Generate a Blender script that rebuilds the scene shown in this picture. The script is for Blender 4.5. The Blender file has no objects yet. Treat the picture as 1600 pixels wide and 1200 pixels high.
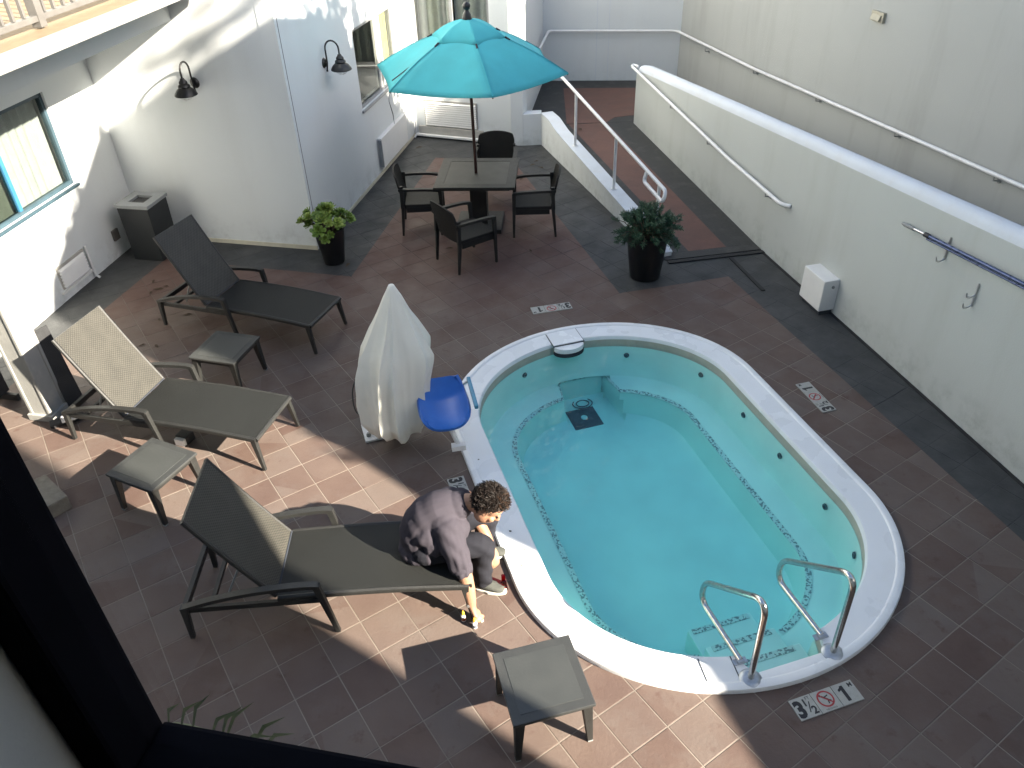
import bpy, bmesh, math, random
from math import sin, cos, pi, radians, hypot, atan2, sqrt, floor
from mathutils import Vector, Matrix
S = bpy.context.scene
COL = S.collection
random.seed(7)

# ---------------------------------------------------------------- camera
CAMZ = 4.6232
cd = bpy.data.cameras.new('camera'); cam = bpy.data.objects.new('camera', cd); COL.objects.link(cam)
cd.sensor_fit = 'HORIZONTAL'; cd.sensor_width = 36; cd.lens = 27.72; cd.clip_start = 0.02; cd.clip_end = 500
PITCH, ROLL = 0.632, -0.037
fw = Vector((0, cos(PITCH), -sin(PITCH))); rt = Vector((1, 0, 0)); up = rt.cross(fw)
r2 = rt*cos(ROLL) + up*sin(ROLL); u2 = -rt*sin(ROLL) + up*cos(ROLL)
mw = Matrix((r2, u2, -fw)).transposed().to_4x4(); mw.translation = (0, 0, CAMZ)
cam.matrix_world = mw
S.camera = cam

# ---------------------------------------------------------------- sky and sun
SUN_AZ, SUN_EL = radians(-28.5), radians(28.8)
SUN = Vector((cos(SUN_AZ)*cos(SUN_EL), sin(SUN_AZ)*cos(SUN_EL), sin(SUN_EL)))
W = bpy.data.worlds.new('World'); S.world = W; W.use_nodes = True
wn = W.node_tree.nodes; wl = W.node_tree.links
sky = wn.new('ShaderNodeTexSky'); sky.sky_type = 'NISHITA'; sky.sun_disc = False
sky.sun_elevation = SUN_EL; sky.sun_rotation = pi/2 - SUN_AZ
sky.air_density = 1.0; sky.dust_density = 1.5; sky.ozone_density = 1.0
wl.new(sky.outputs[0], wn['Background'].inputs[0]); wn['Background'].inputs[1].default_value = 0.065
sd = bpy.data.lights.new('sun', 'SUN'); sd.energy = 5.0; sd.angle = radians(0.53); sd.color = (1, .90, .75)
so = bpy.data.objects.new('sun', sd); COL.objects.link(so); so.rotation_euler = SUN.to_track_quat('Z', 'Y').to_euler()
S.view_settings.view_transform = 'Standard'; S.view_settings.look = 'None'; S.view_settings.gamma = 1
S.view_settings.exposure = 2.5
S.render.resolution_x = 1024; S.render.resolution_y = 768
try:
    S.cycles.max_bounces = 6; S.cycles.diffuse_bounces = 3; S.cycles.glossy_bounces = 3; S.cycles.transparent_max_bounces = 12
except Exception: pass

# ---------------------------------------------------------------- materials
MATS = {}
def nodes(name):
    m = bpy.data.materials.new(name); m.use_nodes = True; MATS[name] = m
    nt = m.node_tree
    return m, nt, nt.nodes, nt.links, nt.nodes['Principled BSDF']
def mat(name, col, rough=.6, metal=0, var=0, vscale=6, bump=0, bscale=60, spec=.5, coat=0, stain=None, sscale=1.2, samt=.5, world=False, sheen=0, detail=4):
    m, nt, N, L, P = nodes(name)
    P.inputs['Base Color'].default_value = (*col, 1); P.inputs['Roughness'].default_value = rough
    P.inputs['Metallic'].default_value = metal; P.inputs['Specular IOR Level'].default_value = spec
    P.inputs['Coat Weight'].default_value = coat
    if sheen: P.inputs['Sheen Weight'].default_value = sheen
    if world:
        g = N.new('ShaderNodeNewGeometry'); co = g.outputs['Position']
    else:
        t = N.new('ShaderNodeTexCoord'); co = t.outputs['Object']
    last = None
    if var:
        n = N.new('ShaderNodeTexNoise'); n.inputs['Scale'].default_value = vscale; n.inputs['Detail'].default_value = detail
        L.new(co, n.inputs['Vector'])
        r = N.new('ShaderNodeValToRGB'); e = r.color_ramp.elements
        e[0].position = .3; e[1].position = .7
        e[0].color = (*[c*(1-var) for c in col], 1); e[1].color = (*[min(1, c*(1+var)) for c in col], 1)
        L.new(n.outputs['Fac'], r.inputs[0]); last = r.outputs[0]
        rr = N.new('ShaderNodeMapRange'); rr.inputs['To Min'].default_value = max(.02, rough-.12); rr.inputs['To Max'].default_value = min(1, rough+.12)
        L.new(n.outputs['Fac'], rr.inputs[0]); L.new(rr.outputs[0], P.inputs['Roughness'])
    if stain:
        n2 = N.new('ShaderNodeTexNoise'); n2.inputs['Scale'].default_value = sscale; n2.inputs['Detail'].default_value = 7; n2.inputs['Roughness'].default_value = .65
        if world:
            vm = N.new('ShaderNodeVectorMath'); vm.operation = 'MULTIPLY'; vm.inputs[1].default_value = (1.6, 1.6, .22); L.new(co, vm.inputs[0]); L.new(vm.outputs[0], n2.inputs['Vector'])
        else: L.new(co, n2.inputs['Vector'])
        mr = N.new('ShaderNodeMapRange'); mr.inputs['From Min'].default_value = .52; mr.inputs['From Max'].default_value = .75; mr.inputs['To Max'].default_value = samt
        L.new(n2.outputs['Fac'], mr.inputs[0])
        mx = N.new('ShaderNodeMix'); mx.data_type = 'RGBA'
        L.new(mr.outputs[0], mx.inputs[0])
        if last: L.new(last, mx.inputs[6])
        else: mx.inputs[6].default_value = (*col, 1)
        mx.inputs[7].default_value = (*stain, 1); last = mx.outputs[2]
    if world and stain:   # splash dirt near the ground
        sz_ = N.new('ShaderNodeSeparateXYZ'); L.new(co, sz_.inputs[0])
        n3 = N.new('ShaderNodeTexNoise'); n3.inputs['Scale'].default_value = 5; n3.inputs['Detail'].default_value = 8; n3.inputs['Roughness'].default_value = .7; L.new(co, n3.inputs['Vector'])
        hz = N.new('ShaderNodeMapRange'); L.new(sz_.outputs[2], hz.inputs[0]); hz.inputs[1].default_value = 0; hz.inputs[2].default_value = .45; hz.inputs[3].default_value = 1; hz.inputs[4].default_value = 0
        nz = N.new('ShaderNodeMapRange'); L.new(n3.outputs['Fac'], nz.inputs[0]); nz.inputs[1].default_value = .46; nz.inputs[2].default_value = .72
        mx = N.new('ShaderNodeMix'); mx.data_type = 'RGBA'; L.new(math_(N, L, 'MULTIPLY', math_(N, L, 'MULTIPLY', hz.outputs[0], nz.outputs[0]), .6), mx.inputs[0])
        L.new(last, mx.inputs[6]); mx.inputs[7].default_value = (*[c*.55 for c in stain], 1); last = mx.outputs[2]
    if last: L.new(last, P.inputs['Base Color'])
    if bump:
        n = N.new('ShaderNodeTexNoise'); n.inputs['Scale'].default_value = bscale; n.inputs['Detail'].default_value = 5
        L.new(co, n.inputs['Vector'])
        b = N.new('ShaderNodeBump'); b.inputs['Strength'].default_value = bump; b.inputs['Distance'].default_value = .02
        L.new(n.outputs['Fac'], b.inputs['Height']); L.new(b.outputs[0], P.inputs['Normal'])
    return m

def math_(N, L, op, a, b=None, c=None):
    n = N.new('ShaderNodeMath'); n.operation = op
    for k, v in enumerate((a, b, c)):
        if v is None: continue
        if isinstance(v, (int, float)): n.inputs[k].default_value = v
        else: L.new(v, n.inputs[k])
    return n.outputs[0]

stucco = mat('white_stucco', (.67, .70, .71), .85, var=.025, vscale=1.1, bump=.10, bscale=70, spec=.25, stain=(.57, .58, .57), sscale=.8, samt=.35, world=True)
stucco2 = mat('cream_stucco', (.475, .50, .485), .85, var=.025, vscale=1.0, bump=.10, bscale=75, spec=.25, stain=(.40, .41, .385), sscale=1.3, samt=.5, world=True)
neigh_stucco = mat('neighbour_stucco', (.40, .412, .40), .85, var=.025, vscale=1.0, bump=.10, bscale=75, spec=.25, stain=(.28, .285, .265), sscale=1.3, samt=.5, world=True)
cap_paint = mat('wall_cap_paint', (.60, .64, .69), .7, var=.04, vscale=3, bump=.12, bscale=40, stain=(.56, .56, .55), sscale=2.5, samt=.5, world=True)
trim_white = mat('white_paint', (.75, .75, .74), .45, var=.03, vscale=8, bump=.05, bscale=60, stain=(.60, .58, .54), sscale=4, samt=.35)
rail_white = mat('white_rail_paint', (.74, .745, .75), .35, var=.03, vscale=12, bump=.04, bscale=60, coat=.2, stain=(.5, .47, .42), sscale=7, samt=.4)
base_grey = mat('grey_base_strip', (.40, .39, .36), .8, var=.12, vscale=6, bump=.15, bscale=60, world=True)
beige_trim = mat('beige_trim', (.55, .52, .42), .7, var=.1, vscale=8)
post_paint = mat('post_paint', (0.2700, 0.2700, 0.2565), .6, var=.04, vscale=5, bump=.1, bscale=50, stain=(.47, .45, .41), sscale=5, samt=.4)
black_paint = mat('black_lamp_paint', (.009, .0095, .01), .4, var=.2, vscale=30, bump=.1, bscale=120)
black_matte = mat('black_board', (.02, .021, .023), .6, var=.2, vscale=20)
blue_frame = mat('blue_window_frame', (.03, .13, .24), .45, var=.1, vscale=10)
teal_frame = mat('slate_window_frame', (.035, .065, .085), .5, var=.15, vscale=10)
grey_frame = mat('grey_window_frame', (.30, .31, .32), .4, metal=.3, var=.1, vscale=10)
joint_dark = mat('dark_joint', (.02, .025, .035), .8)
coping_m = mat('white_fiberglass', (.74, .76, .77), .28, var=.03, vscale=2.2, bump=.02, bscale=30, spec=.5, stain=(.62, .62, .58), sscale=3, samt=.3)
band_m = mat('waterline_band', (.40, .385, .32), .5, var=.1, vscale=6, stain=(.30, .28, .2), sscale=8, samt=.5)
basin_m = mat('pool_gelcoat', (.47, .77, .71), .45, var=.05, vscale=2.5)
dark_grate = mat('drain_grate', (.05, .07, .08), .6, var=.5, vscale=120)
jet_m = mat('jet_plastic', (.02, .07, .08), .4)
steel = mat('stainless_steel', (.60, .59, .56), .16, metal=1, var=.12, vscale=40, bump=.03, bscale=150)
dull_steel = mat('dull_steel', (.42, .45, .48), .42, metal=.8, var=.15, vscale=30)
chrome = mat('hook_metal', (.55, .55, .55), .3, metal=1)
blue_plastic = mat('blue_plastic', (.012, .11, .44), .38, var=.08, vscale=6, bump=.03, bscale=90, stain=(.03, .15, .47), sscale=6, samt=.4)
teal_plastic = mat('teal_plastic', (.03, .20, .33), .42, var=.08, vscale=12)
aqua_canvas = mat('turquoise_canvas', (.080, .425, .465), .85, var=.09, vscale=3, bump=.1, bscale=300, spec=.2, stain=(.07, .47, .52), sscale=2, samt=.4)
pole_m = mat('bronze_pole', (.05, .022, .018), .4, metal=.2, var=.15, vscale=20)
cushion_black = mat('black_pot', (0.0064, 0.0064, 0.0072), .35, var=.3, vscale=9, bump=.03, bscale=40, stain=(.02, .02, .019), sscale=6, samt=.4)
soil_m = mat('soil', (.03, .022, .015), .95, var=.4, vscale=60, bump=.6, bscale=90)
bin_m = mat('charcoal_bin', (0.0106, 0.0130, 0.0149), .5, var=.15, vscale=8, bump=.05, bscale=60)
bin_lid = mat('grey_bin_lid', (0.2310, 0.2450, 0.2520), .5, var=.08, vscale=10)
curtain_m = mat('curtain_cloth', (.42, .44, .46), .9, var=.08, vscale=10)
curtain_y = mat('yellow_curtain', (.62, .58, .36), .9, var=.08, vscale=6)
dark_room = mat('dark_interior', (.05, .045, .04), .9, var=.2, vscale=2)
floor_int = mat('room_carpet', (.03, .03, .035), .95, var=.2, vscale=20)
sill_int = mat('room_sill', (.26, .30, .30), .7, var=.05, vscale=10)
frame_black = mat('black_window_frame', (.004, .004, .006), .9, var=.2, vscale=30, spec=.05)
skin = mat('skin', (0.3000, 0.1620, 0.1020), .5, var=.07, vscale=40, bump=.05, bscale=180, spec=.4)
shirt_m = mat('grey_shirt', (0.046, 0.0412, 0.0515), .9, var=.08, vscale=14, bump=.15, bscale=350, spec=.15)
pants_m = mat('dark_trousers', (0.0150, 0.0155, 0.0210), .9, var=.15, vscale=14, bump=.15, bscale=350, spec=.2)
shoe_m = mat('grey_shoe', (0.0510, 0.0540, 0.0480), .85, var=.25, vscale=60, bump=.2, bscale=250)
sole_m = mat('shoe_sole', (.55, .55, .50), .7, var=.1, vscale=40)
lace_m = mat('shoe_lace', (.02, .02, .02), .9)
hair_m = mat('dark_hair', (.0100, .0062, .0046), .62, var=.5, vscale=60, spec=.25)
hair_b = mat('brown_hair', (.0330, .0165, .0090), .6, var=.5, vscale=60, spec=.3)
bottle_m = mat('white_bottle', (.75, .75, .72), .35)
label_m = mat('bottle_label', (.12, .13, .16), .5, var=.6, vscale=200)
capy_m = mat('yellow_cap', (.85, .50, .05), .35)
capw_m = mat('white_cap', (.80, .78, .74), .35)
capr_m = mat('brown_band', (.22, .06, .03), .4)
marker_m = mat('marker_tile', (0.3450, 0.3450, 0.3150), .5, var=.1, vscale=30, bump=.05, bscale=90, stain=(.30, .29, .25), sscale=14, samt=.5)
ink_m = mat('black_ink', (.015, .015, .016), .6)
red_m = mat('red_ink', (.33, .03, .035), .6)
bluepole = mat('blue_pole', (.075, .10, .19), .3, metal=.5, var=.1, vscale=20)
alu = mat('aluminium', (.6, .6, .6), .35, metal=1)
greypl = mat('grey_plastic', (.22, .23, .23), .5)
vent_m = mat('vent_beige', (.42, .39, .30), .6, var=.1, vscale=20)
leaf_fallen = mat('dry_leaf', (.055, .035, .02), .9, var=.4, vscale=60)
stone_m = mat('sandstone', (0.1800, 0.1600, 0.1250), .9, var=.2, vscale=14, bump=.4, bscale=50)
balc_rail_m = mat('shade_toned_rail_paint', (.105, .10, .094), .6, var=.12, vscale=9)  # the railing's shaded look is put into this grey base colour
balc_trim_m = mat('balcony_edge_paint', (.24, .24, .235), .7, var=.12, vscale=7, stain=(.14, .14, .135), sscale=4, samt=.7)
balcony_floor = mat('balcony_floor', (.17, .125, .075), .85, var=.12, vscale=8, bump=.1)
bark_m = mat('bark', (.10, .075, .055), .95, var=.3, vscale=14, bump=.6, bscale=30)
drainm = mat('trench_drain', (.015, .016, .017), .8, var=.4, vscale=60)

# wicker: woven strands, relief and tone from two crossed waves
def wicker(name, c0, c1, k, rough=.5, bs=.75):
    m, nt, N, L, P = nodes(name)
    t = N.new('ShaderNodeTexCoord'); sp = N.new('ShaderNodeSeparateXYZ'); L.new(t.outputs['UV'], sp.inputs[0])
    sx = math_(N, L, 'SINE', math_(N, L, 'MULTIPLY', sp.outputs[0], k)); sy = math_(N, L, 'SINE', math_(N, L, 'MULTIPLY', sp.outputs[1], k))
    h = math_(N, L, 'MULTIPLY', sx, sy)
    h2 = math_(N, L, 'MULTIPLY_ADD', h, .5, .5)
    no = N.new('ShaderNodeTexNoise'); no.inputs['Scale'].default_value = 9; L.new(t.outputs['Object'], no.inputs['Vector'])
    mixf = math_(N, L, 'MULTIPLY_ADD', no.outputs['Fac'], .5, math_(N, L, 'MULTIPLY_ADD', h2, .75, -.12))
    r = N.new('ShaderNodeValToRGB'); e = r.color_ramp.elements; e[0].position = .18; e[1].position = .75
    e[0].color = (*c0, 1); e[1].color = (*c1, 1); L.new(mixf, r.inputs[0]); L.new(r.outputs[0], P.inputs['Base Color'])
    b = N.new('ShaderNodeBump'); b.inputs['Strength'].default_value = bs; b.inputs['Distance'].default_value = .004
    L.new(h2, b.inputs['Height']); L.new(b.outputs[0], P.inputs['Normal'])
    P.inputs['Roughness'].default_value = rough; P.inputs['Specular IOR Level'].default_value = .3
    return m
wick_back = wicker('wicker_back', (.026, .0255, .0225), (.062, .059, .050), 2*pi/.026, .45, .45)
wick_seat = wicker('wicker_seat', (.0100, .0108, .0102), (.0165, .0175, .0165), 2*pi/.010, .5)
wick_dark = wicker('wicker_dark', (.008, .0078, .0075), (.019, .018, .017), 2*pi/.016, .6)
frame_w = mat('wicker_frame', (.0175, .0178, .0168), .5, var=.15, vscale=25, bump=.25, bscale=160)
frame_d = mat('dark_chair_frame', (.011, .0105, .010), .55, var=.15, vscale=25, bump=.2, bscale=160)
stool_top = mat('stool_top', (.033, .035, .0345), .5, var=.08, vscale=9, bump=.05, bscale=80, stain=(.045, .046, .044), sscale=5, samt=.4)
stool_in = mat('stool_inset', (.042, .045, .0435), .42, var=.07, vscale=6, bump=.05, bscale=60)
table_in = mat('table_inset', (.026, .025, .022), .5, var=.06, vscale=5)

# ground paint: red field with charcoal borders along the walls
GTH = 0.577; TL = .305; GOX, GOY = -3.722*TL, 11.581*TL
def half(N, L, pos, a, b):
    """>0 on the left of a->b"""
    nx, ny = -(b[1]-a[1]), (b[0]-a[0]); l = hypot(nx, ny); nx /= l; ny /= l
    d = N.new('ShaderNodeVectorMath'); d.operation = 'DOT_PRODUCT'; L.new(pos, d.inputs[0]); d.inputs[1].default_value = (nx, ny, 0)
    return math_(N, L, 'GREATER_THAN', d.outputs['Value'], nx*a[0]+ny*a[1])
def charcoal_mask(N, L, pos):
    c1 = half(N, L, pos, (-5.012, 7.069), (-4.514, 9.105))
    c2 = math_(N, L, 'MULTIPLY', half(N, L, pos, (-4.421, 9.345), (-1.933, 8.685)), half(N, L, pos, (-1.933, 8.685), (-1.116, 12.73)))
    c3 = math_(N, L, 'MULTIPLY', half(N, L, pos, (1.294, 8.03), (2.69, 8.345)), half(N, L, pos, (1.294, 8.03), (.36, 11.62)) )
    n3 = math_(N, L, 'SUBTRACT', 1, half(N, L, pos, (1.294, 8.03), (.36, 11.62)))
    c3 = math_(N, L, 'MULTIPLY', half(N, L, pos, (1.294, 8.03), (2.69, 8.345)), n3)
    c4 = math_(N, L, 'SUBTRACT', 1, half(N, L, pos, (3.846, 4.046), (2.72, 8.05)))
    c5 = half(N, L, pos, (-1.116, 12.73), (.36, 11.62)); c5 = half(N, L, pos, (-1.116, 12.70), (-.2, 12.45))
    m = math_(N, L, 'MAXIMUM', c1, c2)
    for c in (c3, c4, c5): m = math_(N, L, 'MAXIMUM', m, c)
    return m
def ground_mat(name, grout):
    m, nt, N, L, P = nodes(name)
    g = N.new('ShaderNodeNewGeometry'); pos = g.outputs['Position']
    def noise(sc, det=5, ro=.55):
        n = N.new('ShaderNodeTexNoise'); n.inputs['Scale'].default_value = sc; n.inputs['Detail'].default_value = det; n.inputs['Roughness'].default_value = ro
        L.new(pos, n.inputs['Vector']); return n.outputs['Fac']
    def ramp(f, a, b, p0=.35, p1=.65):
        r = N.new('ShaderNodeValToRGB'); e = r.color_ramp.elements; e[0].position = p0; e[1].position = p1; e[0].color = (*a, 1); e[1].color = (*b, 1); L.new(f, r.inputs[0]); return r.outputs[0]
    def mix(f, a, b):
        x = N.new('ShaderNodeMix'); x.data_type = 'RGBA'
        if isinstance(f, (int, float)): x.inputs[0].default_value = f
        else: L.new(f, x.inputs[0])
        for k, v in ((6, a), (7, b)):
            if isinstance(v, tuple): x.inputs[k].default_value = (*v, 1)
            else: L.new(v, x.inputs[k])
        return x.outputs[2]
    def mr(f, a, b, c=0, d=1):
        x = N.new('ShaderNodeMapRange'); L.new(f, x.inputs[0]); x.inputs[1].default_value = a; x.inputs[2].default_value = b; x.inputs[3].default_value = c; x.inputs[4].default_value = d; return x.outputs[0]
    if grout:
        red = ramp(noise(1.3), (.150, .126, .105), (.225, .194, .162))
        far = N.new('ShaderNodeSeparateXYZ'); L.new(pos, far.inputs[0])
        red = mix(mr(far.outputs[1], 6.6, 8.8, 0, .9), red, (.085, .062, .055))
        ch = (.048, .050, .052)
    else:
        red = ramp(noise(2.2), (.096, .060, .049), (.124, .084, .068))
        # per tile tone on the grid
        mp = N.new('ShaderNodeMapping'); mp.vector_type = 'TEXTURE'; mp.inputs['Location'].default_value = (GOX, GOY, 0); mp.inputs['Rotation'].default_value = (0, 0, GTH); mp.inputs['Scale'].default_value = (TL, TL, 50)
        L.new(pos, mp.inputs['Vector']); fl = N.new('ShaderNodeVectorMath'); fl.operation = 'FLOOR'; L.new(mp.outputs[0], fl.inputs[0])
        wno = N.new('ShaderNodeTexWhiteNoise'); L.new(fl.outputs[0], wno.inputs['Vector'])
        red = mix(mr(wno.outputs['Value'], 0, 1, 0, .85), red, mix(noise(4.5, 7), (.098, .078, .068), (.126, .100, .085)))
        red_vm = N.new('ShaderNodeVectorMath'); red_vm.operation = 'SCALE'; L.new(red, red_vm.inputs[0]); L.new(mr(wno.outputs['Value'], 0, 1, 0.85, 1.13), red_vm.inputs['Scale']); red = red_vm.outputs[0]
        # scale haze, rubbed patches, old wet stains
        red = mix(mr(noise(1.6, 9, .7), .50, .72, 0, .6), red, (.130, .112, .100))
        red = mix(mr(noise(6.5, 6, .62), .60, .70, 0, .55), red, (.070, .036, .029))
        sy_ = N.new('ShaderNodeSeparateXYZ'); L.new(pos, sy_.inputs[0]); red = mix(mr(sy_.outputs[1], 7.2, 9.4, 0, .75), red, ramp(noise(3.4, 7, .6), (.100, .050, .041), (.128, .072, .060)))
        ch = ramp(noise(3.1, 8, .65), (.036, .038, .040), (.058, .060, .061))
        ch = mix(mr(noise(5.5, 9, .7), .60, .75, 0, .5), ch, (.095, .096, .092))
    c = mix(charcoal_mask(N, L, pos), red, ch)
    L.new(c, P.inputs['Base Color'])
    L.new(mr(noise(3.3, 6), .3, .7, .5, .8), P.inputs['Roughness']); P.inputs['Specular IOR Level'].default_value = .35
    b = N.new('ShaderNodeBump'); b.inputs['Strength'].default_value = .22; b.inputs['Distance'].default_value = .01
    L.new(noise(38, 6), b.inputs['Height']); L.new(b.outputs[0], P.inputs['Normal'])
    return m
tile_m = ground_mat('quarry_tile', False)
grout_m = ground_mat('grout_bed', True)
ramp_red = mat('ramp_red_paint', (0.1175, 0.0600, 0.0475), .75, var=.15, vscale=3, bump=.15, bscale=50, stain=(.15, .08, .065), sscale=3, samt=.5, world=True)
ramp_dark = mat('ramp_charcoal_paint', (0.0330, 0.0342, 0.0348), .8, var=.15, vscale=3, bump=.2, bscale=50, stain=(.10, .10, .095), sscale=3, samt=.5, world=True)

def schlick(N, L, f0, nrm=None):
    g = N.new('ShaderNodeNewGeometry'); d = N.new('ShaderNodeVectorMath'); d.operation = 'DOT_PRODUCT'
    L.new(g.outputs['Incoming'], d.inputs[0]); L.new(nrm if nrm is not None else g.outputs['Normal'], d.inputs[1])
    c = math_(N, L, 'SUBTRACT', 1, math_(N, L, 'ABSOLUTE', d.outputs['Value']))
    return math_(N, L, 'MULTIPLY_ADD', math_(N, L, 'POWER', c, 5), 1-f0, f0)
def glass_mat(name, tint, tr=.8, rough=.01, f0=.04, gain=1):
    m = bpy.data.materials.new(name); m.use_nodes = True; N = m.node_tree.nodes; L = m.node_tree.links; N.remove(N['Principled BSDF'])
    t = N.new('ShaderNodeBsdfTransparent'); t.inputs[0].default_value = (*[tr*c for c in tint], 1)
    g = N.new('ShaderNodeBsdfGlossy'); g.inputs['Roughness'].default_value = rough
    x = N.new('ShaderNodeMixShader'); L.new(math_(N, L, 'MULTIPLY', schlick(N, L, f0), gain), x.inputs[0]); L.new(t.outputs[0], x.inputs[1]); L.new(g.outputs[0], x.inputs[2]); L.new(x.outputs[0], N['Material Output'].inputs[0])
    return m
pane_m = glass_mat('window_glass', (.95, .97, .94), .84)
clear_m = glass_mat('clear_glass', (1, 1, 1), .985, f0=.002, gain=.35)
redclear_m = glass_mat('red_clear_plastic', (.75, .07, .12), .8, .08)
def water_mat():
    m = bpy.data.materials.new('pool_water'); m.use_nodes = True; N = m.node_tree.nodes; L = m.node_tree.links; N.remove(N['Principled BSDF'])
    t = N.new('ShaderNodeBsdfTransparent'); g = N.new('ShaderNodeBsdfGlossy'); g.inputs['Roughness'].default_value = .03
    ge = N.new('ShaderNodeNewGeometry')
    n = N.new('ShaderNodeTexNoise'); n.inputs['Scale'].default_value = 5.5; n.inputs['Detail'].default_value = 3; n.inputs['Distortion'].default_value = .6; L.new(ge.outputs['Position'], n.inputs['Vector'])
    b = N.new('ShaderNodeBump'); n2 = N.new('ShaderNodeTexNoise'); n2.inputs['Scale'].default_value = 17; n2.inputs['Detail'].default_value = 2; L.new(ge.outputs['Position'], n2.inputs['Vector'])
    b.inputs['Strength'].default_value = .4; b.inputs['Distance'].default_value = .05; L.new(math_(N, L, 'MULTIPLY_ADD', n2.outputs['Fac'], .25, n.outputs['Fac']), b.inputs['Height'])
    L.new(b.outputs[0], g.inputs['Normal'])
    x = N.new('ShaderNodeMixShader'); L.new(schlick(N, L, .025, b.outputs[0]), x.inputs[0]); L.new(t.outputs[0], x.inputs[1]); L.new(g.outputs[0], x.inputs[2]); L.new(x.outputs[0], N['Material Output'].inputs[0])
    v = N.new('ShaderNodeVolumeAbsorption'); v.inputs[0].default_value = (.22, .84, .92, 1); v.inputs[1].default_value = .62
    L.new(v.outputs[0], N['Material Output'].inputs['Volume'])
    return m
water_m = water_mat()
def speckle():
    m, nt, N, L, P = nodes('mosaic_trim')
    g = N.new('ShaderNodeNewGeometry'); w = N.new('ShaderNodeTexVoronoi'); w.inputs['Scale'].default_value = 70; L.new(g.outputs['Position'], w.inputs['Vector'])
    r = N.new('ShaderNodeValToRGB'); r.color_ramp.interpolation = 'CONSTANT'; e = r.color_ramp.elements; e[0].color = (.12, .22, .22, 1); e[1].position = .34; e[1].color = (.40, .64, .60, 1)
    s = N.new('ShaderNodeSeparateColor'); L.new(w.outputs['Color'], s.inputs[0]); L.new(s.outputs[0], r.inputs[0]); L.new(r.outputs[0], P.inputs['Base Color']); P.inputs['Roughness'].default_value = .4
    return m
mosaic_m = speckle()
def cloth_cover():
    m = mat('cream_cover', (.68, .67, .60), .6, var=.04, vscale=4, bump=.10, bscale=14, stain=(.52, .50, .42), sscale=4, samt=.4)
    return m
cover_m = cloth_cover()
def leaf_mat(name, c0, c1, rough=.45, trans=.25):
    m, nt, N, L, P = nodes(name)
    oi = N.new('ShaderNodeObjectInfo'); g = N.new('ShaderNodeNewGeometry')
    n = N.new('ShaderNodeTexNoise'); n.inputs['Scale'].default_value = 14; L.new(g.outputs['Position'], n.inputs['Vector'])
    a = math_(N, L, 'MULTIPLY_ADD', g.outputs['Random Per Island'], .6, math_(N, L, 'MULTIPLY', n.outputs['Fac'], .5))
    r = N.new('ShaderNodeValToRGB'); e = r.color_ramp.elements; e[0].color = (*c0, 1); e[1].color = (*c1, 1); L.new(a, r.inputs[0]); L.new(r.outputs[0], P.inputs['Base Color'])
    P.inputs['Roughness'].default_value = rough
    return m
rosette_m = leaf_mat('aeonium_leaf', (.065, .135, .018), (.21, .31, .055), .4)
rosette_c = leaf_mat('aeonium_leaf_pale', (.14, .23, .035), (.36, .43, .10), .4)
needle_m = leaf_mat('senecio_leaf', (.018, .055, .032), (.055, .12, .065), .5)
palm_m = leaf_mat('palm_leaf', (.040, .055, .016), (.095, .105, .040), .6)
tree_m = leaf_mat('tree_leaf', (.03, .07, .015), (.09, .13, .04), .6)
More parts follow.
